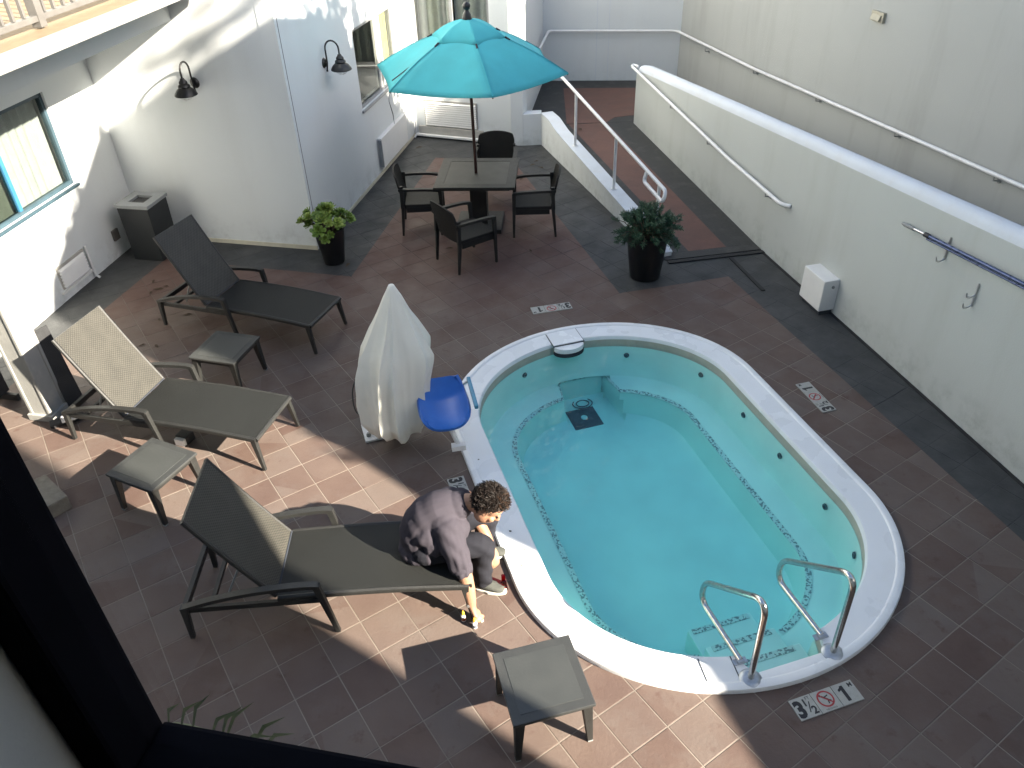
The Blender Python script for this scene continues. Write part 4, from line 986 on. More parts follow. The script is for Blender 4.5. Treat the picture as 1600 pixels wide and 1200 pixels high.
# ---------------------------------------------------------------- table, umbrella, chairs
tb = thing('patio_table', (-.35, 10.06, 0), radians(-5), 'square dark patio table under the turquoise umbrella', 'table')
x = MB()
for a, b, c, d in ((0, -.46, 1.04, .12), (0, .46, 1.04, .12), (-.46, 0, .12, .80), (.46, 0, .12, .80)): x.box((a, b, .722), (c, d, .036))
x.build('top_frame', frame_d, tb)
x = MB(); x.box((0, 0, .724), (.797, .797, .026)); x.build('top_panel', table_in, tb)
x = MB(); x.box((0, 0, .685), (.9, .9, .036)); x.build('apron', frame_d, tb)
x = MB(); x.box((0, 0, .36), (.22, .22, .62)); x.build('pedestal', frame_d, tb, bevel=.006)
x = MB(); x.box((0, 0, .03), (.62, .62, .06)); x.build('base_plate', frame_d, tb, bevel=.01)
seam_m = mat('canopy_seam', (.045, .37, .43), .85)
UM = (-.37, 10.05)
um = thing('umbrella', (UM[0], UM[1], .74), 0, 'turquoise market umbrella standing through the table', 'umbrella')
x = MB(); x.tube([(0, -.01, .002), (-.012, .0, 1.86)], .020, 12); x.build('pole', pole_m, um, smooth=True)
UH = 1.31  # hem height above table
R_ = 1.235
angs = [radians(43+60*k) for k in range(6)]
def canopy(r0, r1, z0, z1, sag, nr, scal=0, nseg=8):
    vs = []; fs = []; N_ = 6*nseg
    for i in range(nr+1):
        f = i/nr; r = r0+(r1-r0)*f; z = z0+(z1-z0)*f
        for k in range(6):
            a0, a1 = angs[k], angs[(k+1) % 6]
            p0 = Vector((cos(a0)*r, sin(a0)*r, 0)); p1 = Vector((cos(a1)*r, sin(a1)*r, 0))
            for j in range(nseg):
                t = j/nseg; p = p0.lerp(p1, t); b = 4*t*(1-t)
                p = p*(1-.035*b*f*f) ; vs.append(Vector((p.x, p.y, z+.035*sin(pi*f)-sag*b*f*(1-f*.3)-scal*b*f**6)))
    for i in range(nr):
        for k in range(N_): fs.append((i*N_+k, i*N_+(k+1) % N_, (i+1)*N_+(k+1) % N_, (i+1)*N_+k))
    mb = MB(); mb.add(vs, fs); return mb
cn_ = canopy(.30, R_, UH+.43, UH, .058, 12); 
o = cn_.build('canopy', aqua_canvas, um, smooth=50)
md = o.modifiers.new('thick', 'SOLIDIFY'); md.thickness = .003
o = canopy(.03, .46, UH+.575, UH+.385, .02, 6, .015).build('vent_canopy', aqua_canvas, um, smooth=50); md = o.modifiers.new('thick', 'SOLIDIFY'); md.thickness = .003
x = MB(); x.lathe([(0, .185), (.022, .18), (.042, .16), (.048, .135), (.04, .108), (.022, .095), (.03, .075), (.048, .05), (.058, .0), (.058, -.02)], 18, (0, 0, UH+.57)); x.build('finial', black_paint, um, smooth=50)
for k in range(6):
    a = angs[k]
    x = MB(); x.tube([(cos(a)*.05, sin(a)*.05, UH+.53), (cos(a)*.6, sin(a)*.6, UH+.30), (cos(a)*(R_-.01), sin(a)*(R_-.01), UH-.012)], .009, 6); x.build('rib', pole_m, um)
    x = MB(); x.tube([(cos(a)*.05, sin(a)*.05, UH-.05), (cos(a)*.62, sin(a)*.62, UH+.26)], .008, 6); x.build('strut', pole_m, um)
    x = MB(); x.tube([(cos(a)*r, sin(a)*r, UH+.43*(R_-r)/(R_-.30)+.035*sin(pi*(r-.30)/(R_-.30))+.004) for r in [.34+(R_-.35)*i/8 for i in range(9)]], .007, 6, flat=.35); x.build('seam', seam_m, um, smooth=True)
    x = MB(); x.tube([(cos(a)*.46, sin(a)*.46, UH+.385), (cos(a)*.52, sin(a)*.52, UH+.35)], .012, 6); x.build('corner_pocket', joint_dark, um)
# strap and hanging tie
a = angs[3]; px_ = Vector((cos(a)*R_, sin(a)*R_, UH))
x = MB(); x.tube([px_, px_+Vector((-.01, -.01, -.10)), px_+Vector((.015, 0, -.24)), px_+Vector((.02, 0, -.36))], [.006, .007, .012, .006], 6, flat=.4); x.build('closing_strap', joint_dark, um)
p0 = Vector((cos(angs[2])*R_, sin(angs[2])*R_, UH)).lerp(Vector((cos(a)*R_, sin(a)*R_, UH)), .82); q0 = p0*.93; q1 = p0*.72
x = MB(); x.tube([Vector((q0.x, q0.y, UH+.055)), Vector((q1.x*1.0, q1.y*1.02, UH+.165))], [.014, .01], 6, flat=.4); x.build('label_strap', joint_dark, um)

def make_chair():
    t = thing('armchair', (0, 0, 0), 0, '', 'chair', 'dark woven armchairs around the patio table')
    x = MB(); x.box((.02, 0, .415), (.50, .50, .045)); x.build('seat', wick_dark, t, bevel=.012, uvbox=True)
    vs = []; fs = []; nx_, nz_ = 10, 9
    for side in (0, 1):
        for i in range(nz_):
            f = i/(nz_-1); z = .40+.46*f
            for j in range(nx_):
                g = j/(nx_-1)*2-1; w = .265-.03*max(0, f-.75)/.25*abs(g)
                zz = z - (.035*g*g if i == nz_-1 else 0)
                vs.append(Vector((-.235-.10*f-.03*(1-g*g)+(.022 if side else 0), g*w, zz)))
    n1_ = nx_*nz_
    for i in range(nz_-1):
        for j in range(nx_-1):
            a = i*nx_+j; fs += [(a, a+1, a+nx_+1, a+nx_), (n1_+a, n1_+a+nx_, n1_+a+nx_+1, n1_+a+1)]
    for i in range(nz_-1):
        for j in (0, nx_-1): a = i*nx_+j; fs.append((a, a+nx_, n1_+a+nx_, n1_+a))
    for j in range(nx_-1):
        for i in (0, nz_-1): a = i*nx_+j; fs.append((a, a+1, n1_+a+1, n1_+a))
    x = MB(); x.add(vs, fs); x.build('backrest', wick_dark, t, smooth=40, uvbox=True)
    x = MB()
    for s in (-1, 1):
        x = MB(); x.box((.02, s*.245, .365), (.46, .02, .07)); x.build('side_panel', wick_dark, t, uvbox=True)
        x = MB(); ap = catmull([(-.29, s*.268, .655), (-.1, s*.285, .655), (.12, s*.285, .645), (.25, s*.275, .625)], 5)
        for a, b in zip(ap, ap[1:]): x.beam(a, b+(b-a)*.04, .05, .032)
        x.build('arm', frame_d, t)
        x = MB(); x.beam((.245, s*.272, .63), (.262, s*.262, .012), .038, .05, .026, .028, upv=(1, 0, 0)); lg = x.build('leg', frame_d, t, bevel=.004)
        x = MB(); x.beam((-.25, s*.262, .70), (-.262, s*.262, .40), .036, .045, .036, .045, upv=(1, 0, 0)); x.build('back_post', frame_d, t, bevel=.004)
        x = MB(); x.beam((-.255, s*.262, .41), (-.29, s*.262, .012), .036, .045, .025, .027, upv=(1, 0, 0)); x.build('leg', frame_d, t, bevel=.004)
    x = MB(); x.box((.245, 0, .37), (.02, .48, .06)); x.build('front_panel', wick_dark, t, uvbox=True)
    return t
c0 = make_chair()
AC = [((-.50, 8.98), 34, 'dark woven armchair turned away in front of the table'), ((.37, 9.83), 178, 'dark woven armchair on the right side of the table'), ((-1.10, 10.04), 2, 'dark woven armchair on the left side of the table'), ((-.12, 10.98), -94, 'dark woven armchair behind the table facing the window')]
for k, ((x_, y_), a, lab) in enumerate(AC):
    o = c0 if k == 0 else copy_tree(c0); o.location = (x_, y_, 0); o.rotation_euler = (0, 0, radians(a)); o['label'] = lab

# ---------------------------------------------------------------- potted plants
def pot(t, r0, r1, h):
    x = MB(); x.lathe([(0, .004), (r0, .004), (r0+.006, .01), (r1, h-.01), (r1+.008, h), (r1-.012, h), (r1-.02, h-.06), (0, h-.06)], 36); x.build('pot', cushion_black, t, smooth=35)
    x = MB(); x.lathe([(0, h-.04), (r1*.6, h-.045), (r1-.02, h-.055)], 20); x.build('soil', soil_m, t, smooth=True)
def rosette_mesh(name, m1, seed, R=.095):
    rg = random.Random(seed); mb = MB(); nL = 22
    for k in range(nL):
        f = k/nL; az = k*2.39996; el = lerp(radians(82), radians(8), f**.8); Ln = R*lerp(.45, 1.0, f)*rg.uniform(.92, 1.06); w = Ln*.52
        dirv = Vector((cos(az)*cos(el), sin(az)*cos(el), sin(el))); sd_ = Vector((-sin(az), cos(az), 0)); nv = dirv.cross(sd_)*-1
        base = Vector((0, 0, .012*(1-f)))
        rows = []
        for (a, ww, hh) in ((.05, .25, 0), (.45, .75, .10), (.78, 1.0, .05), (.93, .8, -.02), (1.0, .12, -.05)):
            c = base+dirv*Ln*a+nv*Ln*(-.22*(a-.45)**2*2*f+0)
            rows.append([c-sd_*w*ww*.5+nv*w*.16, c-nv*w*.02, c+sd_*w*ww*.5+nv*w*.16])
        vs = [v for r in rows for v in r]; fs = []
        for i in range(4):
            for j in range(2): fs.append((i*3+j, i*3+j+1, (i+1)*3+j+1, (i+1)*3+j))
        mb.add(vs, fs)
    me = mb.mesh(name); me.materials.append(m1); me.polygons.foreach_set('use_smooth', [True]*len(me.polygons)); return me
p1_ = thing('potted_succulent', (-2.205, 9.10, 0), 0, 'tall black pot of bright green succulent rosettes at the wall corner', 'potted plant')
pot(p1_, .125, .19, .47)
RM = [rosette_mesh('rosette', rosette_m, 1), rosette_mesh('rosette', rosette_c, 2), rosette_mesh('rosette', rosette_m, 3)]
rg = random.Random(11); RS = []
for k in range(40):
    el = radians(rg.uniform(5, 88)); az = k*2.39996+rg.uniform(-.3, .3); r = rg.uniform(.15, .235)*(1.12 if el < radians(35) else 1)
    p = Vector((cos(az)*cos(el)*r*1.12, sin(az)*cos(el)*r*1.12, .50+sin(el)*r*1.02)); RS.append((p, rg.uniform(.75, 1.35)))
RS += [(Vector((-.31, -.02, .58)), .9), (Vector((-.23, .03, .66)), .95), (Vector((-.02, -.20, .42)), .9), (Vector((-.28, .06, .55)), .8), (Vector((.05, -.19, .46)), .7), (Vector((.28, -.02, .58)), .9)]
stems = MB()
for k, (p, s) in enumerate(RS):
    o = bpy.data.objects.new('rosette', RM[k % 3]); COL.objects.link(o); o.parent = p1_; o.location = p; o.scale = (s, s, s)
    dr_ = (p-Vector((0, 0, .40))).normalized(); dr_ = (dr_+Vector((rg.uniform(-.3, .3), rg.uniform(-.3, .3)-.15, .25))).normalized()
    o.rotation_euler = dr_.to_track_quat('Z', 'Y').to_euler()
    stems.tube([Vector((p.x*.25, p.y*.25, .43)), (Vector((p.x*.25, p.y*.25, .43))+p)/2+Vector((0, 0, .02)), p], [.010, .008, .007], 6)
stems.build('stem', bark_m, p1_)
p2_ = thing('potted_shrub', (1.65, 8.43, 0), 0, 'tall black pot of dark green spiky trailing succulents beside the curb wall', 'potted plant')
pot(p2_, .175, .245, .56)
rg = random.Random(5); mb = MB(); st2 = MB()
for k in range(190):
    az = rg.uniform(0, 2*pi); el = radians(rg.uniform(-40, 85)); r = rg.uniform(.20, .335)*(1.1 if el < .4 else .95)
    tip = Vector((cos(az)*cos(el)*r*1.22, sin(az)*cos(el)*r*1.12, .61+sin(el)*r*.95)); base = Vector((tip.x*.35, tip.y*.35, .53))
    mid = (base+tip)/2+Vector((0, 0, .05)); st2.tube([base, mid, tip], [.006, .005, .003], 5)
    dv = (tip-mid).normalized()
    for j in range(26):
        f = j/26; c = mid.lerp(tip, .1+f*1.0) if f > .3 else base.lerp(mid, .5+f); a2 = j*2.4
        s1 = dv.orthogonal().normalized(); s2 = dv.cross(s1); outv = (s1*cos(a2)+s2*sin(a2)+dv*rg.uniform(.5, 1.2)+Vector((0, 0, .25))).normalized(); Ln = rg.uniform(.035, .058)
        sd_ = outv.orthogonal().normalized()*.0052; sd2 = outv.cross(sd_).normalized()*.0052
        m_ = c+outv*Ln*.55; e = c+outv*Ln
        mb.add([c+sd_*.6, c-sd_*.3+sd2*.5, c-sd_*.3-sd2*.5, m_+sd_, m_-sd_*.5+sd2*.9, m_-sd_*.5-sd2*.9, e], [(0, 1, 4, 3), (1, 2, 5, 4), (2, 0, 3, 5), (3, 4, 6), (4, 5, 6), (5, 3, 6)])
mb.build('foliage', needle_m, p2_, fix=False); st2.build('stem', bark_m, p2_)

# ---------------------------------------------------------------- depth markers
def text_me(body, size, bold=.0, font_shear=0):
    cu = bpy.data.curves.new('t', 'FONT'); cu.body = body; cu.size = size; cu.offset = bold; cu.align_x = 'CENTER'; cu.align_y = 'CENTER'; cu.resolution_u = 3
    ob = bpy.data.objects.new('t', cu); COL.objects.link(ob); bpy.context.view_layer.update()
    me = bpy.data.meshes.new_from_object(ob.evaluated_get(bpy.context.evaluated_depsgraph_get())); bpy.data.objects.remove(ob); bpy.data.curves.remove(cu); return me
def place_text(body, size, x, y, parent, m, bold=.0, name='lettering', sx=1):
    me = text_me(body, size, bold); 
    xs = [v.co.x for v in me.vertices]; ys = [v.co.y for v in me.vertices]; cx, cy = (min(xs)+max(xs))/2, (min(ys)+max(ys))/2
    for v in me.vertices: v.co = ((v.co.x-cx)*sx, v.co.y-cy, 0)
    me.materials.append(m); o = bpy.data.objects.new(name, me); COL.objects.link(o); o.parent = parent; o.location = (x, y, .0075); return o
def make_marker():
    t = thing('depth_marker', (0, 0, 0), 0, '', 'depth marker', 'pool depth markers set in the patio')
    pl = []
    for k in (-1, 0, 1):
        x = MB(); x.box((k*.155, 0, .002), (.151, .145, .010)); pl.append(x.build('marker_tile', marker_m, t, bevel=.0015))
    place_text('3', .150, -.193, -.004, t, ink_m, .0075, sx=.85)
    place_text('1', .066, -.143, .028, t, ink_m, .0025); place_text('2', .072, -.105, -.032, t, ink_m, .0025); place_text('FT', .030, -.108, .052, t, ink_m)
    x = MB(); x.beam((-.140, -.040, .0072), (-.112, .028, .0072), .007, .0008, upv=(0, 0, 1)); x.build('fraction_bar', ink_m, t)
    x = MB(); x.add([(.128, -.054, .0075), (.152, -.054, .0075), (.152, .054, .0075), (.132, .054, .0075), (.128, .045, .0075), (.108, .034, .0075), (.108, .018, .0075), (.128, .026, .0075)], [(0, 1, 2, 3, 4, 7), (4, 5, 6, 7)]); x.build('lettering', ink_m, t); place_text('M', .042, .203, .045, t, ink_m, .001)
    x = MB(); n = 36; vs = []
    for r in (.056, .045):
        for k in range(n): vs.append((r*cos(2*pi*k/n), .008+r*sin(2*pi*k/n), .0078))
    x.add(vs, [(k, (k+1) % n, n+(k+1) % n, n+k) for k in range(n)]); x.build('prohibition_ring', red_m, t)
    x = MB(); x.beam((-.036, .044, .0082), (.036, -.028, .0082), .009, .0006); x.build('prohibition_bar', red_m, t)
    x = MB(); x.beam((-.018, .030, .0072), (.012, .0, .0072), .012, .0006); x.beam((.012, .0, .0072), (.006, -.026, .0072), .008, .0006); x.beam((-.008, .018, .0072), (.026, .028, .0072), .007, .0006); x.beam((.012, .0, .0072), (.030, -.012, .0072), .008, .0006)
    x.lathe([(0, .0006), (.008, .0006), (.008, 0)], 12, (-.026, .036, .007)); x.build('diver_pictogram', ink_m, t)
    place_text('NO DIVING', .015, 0, -.060, t, ink_m)
    return t
mk = make_marker()
MK = [((1.912, 2.80), 17.0, 'depth marker tile strip nearest the window, below the pool steps'), ((2.883, 5.92), 104.0+180-180, 'depth marker tile strip on the right between pool and wall'), ((.48, 7.74), 192.0, 'depth marker tile strip behind the skimmer at the far end of the pool'), ((-.45, 4.76), -73.5, 'depth marker tile strip half hidden behind the person')]
for k, ((x_, y_), a, lab) in enumerate(MK):
    o = mk if k == 0 else copy_tree(mk); o.location = (x_, y_, 0.0015); o.rotation_euler = (0, 0, radians(a)); o['label'] = lab

# ---------------------------------------------------------------- pool lift with draped cover and blue seat
lf = thing('pool_lift', (-1.10, 5.62, 0), 0, 'covered pool lift with cream drape and blue seat at the pool edge', 'pool lift')
bp0 = Vector((-1.10, 5.62, 0))
def lw_(p): return Vector(p)-bp0
x = MB(); x.box(lw_((-1.22, 5.66, .012)), (.34, .26, .02), Matrix.Rotation(radians(17), 3, 'Z')); x.build('base_plate', trim_white, lf, bevel=.003)
for q in ((-1.365, 5.725), (-1.325, 5.565), (-1.30, 5.70)):
    x = MB(); x.lathe([(0, .035), (.014, .035), (.018, .02), (.022, .02), (.022, 0)], 10, lw_((*q, .022))); x.build('bolt', greypl, lf)
x = MB(); x.tube([lw_((-1.30, 5.64, .03)), lw_((-1.28, 5.64, .10)), lw_((-1.22, 5.66, .12))], .015, 8); x.build('anchor_loop', alu, lf, smooth=True)
x = MB(); x.tube([lw_((-1.08, 5.62, .02)), lw_((-1.02, 5.76, 1.18))], .045, 12); x.build('mast', trim_white, lf, smooth=True)
# drape: rings from hem to peak with folds
peak = Vector((-.985, 5.86, 1.41)); nA = 200; rowsD = 40; vs = []
KEY = [  # t, cx, cy, z, rx, ry
 (0, -1.03, 5.50, .17, .205, .205), (.12, -1.04, 5.53, .27, .245, .255), (.3, -1.04, 5.60, .45, .262, .27), (.5, -1.03, 5.68, .68, .268, .275), (.62, -1.01, 5.73, .84, .262, .25), (.78, -.99, 5.79, 1.06, .175, .175), (.92, -.985, 5.84, 1.29, .085, .08), (1, -.985, 5.86, 1.41, .022, .022)]
def key(t):
    for a, b in zip(KEY, KEY[1:]):
        if a[0] <= t <= b[0]:
            f = (t-a[0])/(b[0]-a[0]); return [a[i]+(b[i]-a[i])*f for i in range(1, 6)]
rgd = random.Random(4); PLEAT = [(i*2*pi/9+rgd.uniform(-.22, .22), rgd.uniform(.10, .22), rgd.uniform(.22, .50), rgd.uniform(-.25, .25)) for i in range(9)]; ph = [rgd.uniform(0, 6.28) for _ in range(8)]
for i in range(rowsD):
    t = i/(rowsD-1); cx, cy, z, rx, ry = key(t); am = (1-t)**.5; am2 = min(1, (1-t)*4)*(.55+.45*sin(pi*min(1, t*1.3+.15)))
    for k in range(nA):
        a = 2*pi*k/nA; fold = -.13*am2
        for (pa, pw_, pamp, ptw) in PLEAT:
            dd = (a-pa-ptw*t+pi) % (2*pi)-pi
            fold += pamp*math.exp(-(abs(dd)/pw_)**1.1)*am2
        fold += .014*sin(23*a+9*t+ph[3])*am2*(1-t)
        bul = .20*max(0, cos(a-radians(5)))**2*sin(pi*min(1, max(0, (t-.42)/.42)))-.06*max(0, cos(a-radians(-60)))**3*(1-t)
        zz = z+(.035*sin(4*a+ph[4])+.02*sin(9*a+ph[5]))*(1-t)**3+.015*sin(5*a+12*t+ph[6])*sin(pi*t)
        s = 1.06-.05*am+fold+bul
        vs.append(Vector((cx+cos(a)*rx*s, cy+sin(a)*ry*s, zz))-bp0)
fs = [(i*nA+k, i*nA+(k+1) % nA, (i+1)*nA+(k+1) % nA, (i+1)*nA+k) for i in range(rowsD-1) for k in range(nA)]; fs.append(tuple((rowsD-1)*nA+k for k in range(nA)))
x = MB(); x.add(vs, fs); o = x.build('drape_cover', cover_m, lf, smooth=60); md = o.modifiers.new('thick', 'SOLIDIFY'); md.thickness = .003
# seat
SE = Matrix.Rotation(radians(10), 3, 'Z'); sc = Vector((-.60, 5.41, .47))
N1, N2 = 20, 18; vs = []
def seat_h(a, b):
    # a across (-1..1, x), b front(-1, towards camera) to back(1)
    h = .018*abs(a)**3*1.6 - .035*(1-a*a)*(1-.4*b) ; h += .16*max(0, b-.3)**1.4
    h -= .035*max(0, -b-.72)**1.5*6*.3
    return h
for i in range(N2+1):
    b = -1+2*i/N2
    for j in range(N1+1):
        a = -1+2*j/N1; ww = .225*(1-.10*max(0, b)) ; rr = (abs(a)**4+abs(b)**4)**(1/4); k_ = 1 if rr <= 1 else 1/rr
        vs.append(Vector((a*ww*k_, b*.30*k_*(.95 if b > 0 else 1), seat_h(a, b))))
fs = [(i*(N1+1)+j, i*(N1+1)+j+1, (i+1)*(N1+1)+j+1, (i+1)*(N1+1)+j) for i in range(N2) for j in range(N1)]
x = MB(); x.add([SE @ v+sc-bp0 for v in vs], fs); so_ = x.build('seat', blue_plastic, lf, smooth=70); md = so_.modifiers.new('thick', 'SOLIDIFY'); md.thickness = .03; md.offset = -1
md = so_.modifiers.new('bev', 'BEVEL'); md.width = .008; md.segments = 2; md.limit_method = 'ANGLE'; md.angle_limit = radians(60)
x = MB(); x.lathe([(0, .001), (.010, .001)], 12, SE @ Vector((.02, -.10, -.031))+sc-bp0+Vector((0, 0, .004))); x.build('drain_hole', ink_m, so_)
x = MB(); x.beam(SE @ Vector((.255, .20, .10))+sc-bp0, SE @ Vector((.262, -.22, .085))+sc-bp0, .035, .035); x.build('armrest', teal_plastic, lf, bevel=.01)
x = MB(); x.tube([SE @ Vector((.20, .17, .06))+sc-bp0, SE @ Vector((.26, .17, .095))+sc-bp0], .011, 8); x.build('armrest_pivot', alu, lf)
x = MB(); x.tube([lw_((-1.05, 5.66, .62)), SE @ Vector((-.10, .22, .0))+sc-bp0, SE @ Vector((0, 0, -.09))+sc-bp0], .024, 10); x.build('seat_arm', trim_white, lf, smooth=True)
x = MB(); x.tube([SE @ Vector((0, -.1, -.08))+sc-bp0, SE @ Vector((.08, -.20, -.30))+sc-bp0], .02, 10); x.box(SE @ Vector((.08, -.22, -.31))+sc-bp0, (.12, .06, .05), SE); x.build('footrest', trim_white, lf)
x = MB(); x.tube(catmull([lw_((-1.33, 5.82, .62)), lw_((-1.44, 5.75, .42)), lw_((-1.42, 5.66, .22)), lw_((-1.28, 5.64, .20))], 6), .006, 6); x.build('cable', black_matte, lf, smooth=True)

# ---------------------------------------------------------------- test bottles, comparator
def bottle(x_, y_, band, label, rot):
    t = thing('reagent_bottle', (x_, y_, .001), rot, label, 'bottle', 'small pool test bottles on the tiles'); t.scale = (1.35, 1.35, 1.4)
    x = MB(); x.lathe([(0, 0), (.0125, 0), (.0135, .003), (.0135, .034), (.011, .041), (.006, .044), (0, .044)], 18); x.build('body', bottle_m, t, smooth=40)
    x = MB(); x.lathe([(.0138, .008), (.0138, .028)], 18); x.build('label_wrap', label_m if not band else capr_m, t, smooth=True)
    x = MB(); x.lathe([(.0078, .044), (.0078, .058), (.003, .072), (0, .072)], 14); x.build('cap', capy_m, t, smooth=40)
bottle(-.402, 3.515, True, 'small white test bottle with brown band and yellow cap, left one', .3)
bottle(-.322, 3.452, False, 'small white test bottle with grey print and yellow cap beside the hand', 1.2)
t = thing('test_comparator', (-.112, 3.80, .001), radians(8), 'small clear red plastic test holder standing by the pool edge', 'test holder')
for k in (-1, 1):
    x = MB(); x.box((0, k*.030, .045), (.030, .020, .09)); x.build('vial', redclear_m, t, bevel=.003)
x = MB(); x.box((0, 0, .045), (.022, .042, .014)); x.build('bridge', redclear_m, t, bevel=.002)
x = MB(); x.box((0, 0, .003), (.045, .085, .006)); x.build('foot', redclear_m, t, bevel=.001)
# fallen leaves and grit
LV = [(-4.272, 8.54, 1.6), (-4.397, 8.742, 1), (-3.714, 7.899, 1.2), (-4.008, 7.807, .8), (-4.017, 7.275, 1), (-3.848, 7.251, 1), (.455, 12.197, 1.3), (.582, 12.073, 1.2), (.264, 11.626, 1.2), (.542, 10.412, 1.3), (-2.02, 8.99, 1.3), (-4.2, 8.6, 1), (-4.33, 8.45, .9), (-.75, 9.35, 1.2), (.3, 9.2, 1), (.52, 12.35, 1), (1.30, 13.2, 1.4), (-1.43, 13.2, 1.6)]
for k, (x_, y_, s) in enumerate(LV):
    mb = MB(); L = .045*s; wv = .016*s
    mb.add([(-L, 0, .002), (-L*.3, -wv, .010), (L*.4, -wv*.8, .007), (L, 0, .003), (L*.4, wv*.8, .012), (-L*.3, wv, .006), (0, 0, .003)], [(0, 1, 6), (1, 2, 6), (2, 3, 6), (3, 4, 6), (4, 5, 6), (5, 0, 6)])
    o = mb.build('fallen_leaf', leaf_fallen); o.location = (x_, y_, .215 if y_ > 13.15 and x_ > .6 else .002); o.rotation_euler = (0, 0, k*1.7)
    tag(o, 'small dry brown leaf lying on the paving', 'leaf', 'dry leaves scattered on the paving')
# stone block at the far left
st_ = MB(); st_.box((0, 0, .07), (.42, .20, .14)); o = st_.build('stone_block', stone_m, bevel=.012); o.location = (-3.93, 4.86, 0); o.rotation_euler = (0, 0, radians(-42)); tag(o, 'pale sandstone block half hidden by the window frame at the left', 'stone block')
# ---------------------------------------------------------------- person
def remeshed(mb, name, voxel, smooth_it=4, m=None, parent=None, disp=None):
    me = mb.mesh(name); bm = bmesh.new(); bm.from_mesh(me); bmesh.ops.recalc_face_normals(bm, faces=bm.faces); bm.to_mesh(me); bm.free()
    ob = bpy.data.objects.new('tmp', me); COL.objects.link(ob)
    md = ob.modifiers.new('r', 'REMESH'); md.mode = 'VOXEL'; md.voxel_size = voxel
    if smooth_it: s = ob.modifiers.new('s', 'SMOOTH'); s.iterations = smooth_it; s.factor = .5
    bpy.context.view_layer.update()
    me2 = bpy.data.meshes.new_from_object(ob.evaluated_get(bpy.context.evaluated_depsgraph_get())); bpy.data.objects.remove(ob)
    if disp:
        me2.update(); nrm = [v.normal.copy() for v in me2.vertices]
        for v, n_ in zip(me2.vertices, nrm): v.co = v.co+n_*disp(v.co, n_)
    me2.materials.clear(); me2.name = name
    o = link(name, me2, m, parent, smooth=80); return o
per = thing('person', (-.62, 3.86, 0), 0, 'person in grey shirt and dark trousers bending from the chaise to pick up bottles', 'person')
B0 = Vector((-.62, 3.86, 0))
def q(*p): return Vector(p)-B0
def limb(mb, pts, rs, n=14, sub=5):
    P_ = catmull(pts, sub); R_2 = []
    m = len(pts)-1
    for i in range(len(P_)):
        t = i/sub; k = min(int(t), m-1); f = t-k; R_2.append(rs[k]+(rs[k+1]-rs[k])*f)
    mb.tube(P_, R_2, n); mb.sphere(P_[0], R_2[0], n, 8); mb.sphere(P_[-1], R_2[-1], n, 8)
HC = Vector((-.19, 3.845, .785)); FACE = Vector((.62, -.25, -.74)).normalized(); HUP = (Vector((.72, .05, .70))-FACE*Vector((.72, .05, .70)).dot(FACE)).normalized(); HR = FACE.cross(HUP)
HM = Matrix((HR, FACE, HUP)).transposed()   # local x right, y face, z up
HS = 1.10
def hd(x, y, z): return HC+HM @ (Vector((x, y, z))*HS)-B0
bd_ = MB()
# skull, jaw, nose, brow, ears, neck
bd_.sphere(hd(0, -.012, .03), .088*HS, 20, 14, (.90, 1.10, 1.0), HM)
bd_.sphere(hd(0, .02, -.045), .068*HS, 18, 12, (.92, 1.0, 1.15), HM)
bd_.sphere(hd(0, .055, -.085), .030, 12, 8, (1.1, 1, .8), HM)
bd_.tube([hd(0, .088, .015), hd(0, .106, -.018), hd(0, .092, -.036)], [.009, .016, .012], 10)
for s in (-1, 1):
    bd_.sphere(hd(s*.033, .078, .022), .014, 10, 6, (1.4, .8, .6), HM)
    bd_.sphere(hd(s*.043, .060, -.025), .026, 10, 8, (1, 1, 1), HM)
    bd_.sphere(hd(s*.083, -.005, -.008), .030, 12, 8, (.35, .62, 1.05), HM)
bd_.tube([hd(-.024, .083, -.058), hd(0, .090, -.056), hd(.024, .083, -.058)], [.006, .010, .006], 8)
limb(bd_, [q(-.40, 3.89, .765), q(-.31, 3.885, .79), hd(0, -.03, -.05)], [.075, .060, .056])
# torso core under clothes
limb(bd_, [q(-.64, 3.865, .48), q(-.62, 3.875, .60), q(-.50, 3.885, .70), q(-.41, 3.89, .74)], [.12, .125, .125, .10])
# right arm reaching down to the bottles
RSH, REL, RWR = (-.455, 3.715, .66), (-.372, 3.592, .40), (-.338, 3.530, .150)
limb(bd_, [RSH, (-.42, 3.65, .54), REL, (-.352, 3.558, .28), RWR], [.058, .054, .045, .042, .029]) if False else limb(bd_, [q(*RSH), q(-.425, 3.655, .54), q(*REL), q(-.353, 3.560, .28), q(*RWR)], [.060, .056, .050, .048, .033])
# right hand pinching a small cap
hk = q(-.318, 3.510, .085)
bd_.tube([q(*RWR), q(-.328, 3.520, .115), hk, q(-.300, 3.500, .062)], [(.031, .027), (.037, .024), (.043, .021), (.039, .018)], 14)
fing = [[(-.322, 3.476, .072), (-.306, 3.470, .046), (-.292, 3.476, .026)], [(-.308, 3.482, .066), (-.288, 3.478, .044), (-.280, 3.484, .022)], [(-.294, 3.492, .060), (-.273, 3.492, .042), (-.268, 3.500, .020)], [(-.286, 3.508, .060), (-.266, 3.512, .044), (-.262, 3.520, .026)]]
for f in fing: bd_.tube(catmull([hk]+[q(*p) for p in f], 4), [.0105]*9+[.0100, .0095, .009, .0075], 10); bd_.sphere(q(*f[-1]), .0078, 8, 6)
bd_.tube(catmull([q(-.330, 3.522, .105), q(-.300, 3.532, .075), q(-.287, 3.522, .048), q(-.284, 3.508, .026)], 4), [.013]*7+[.0115]*4+[.0105, .008], 10); bd_.sphere(q(-.284, 3.508, .026), .0085, 8, 6)
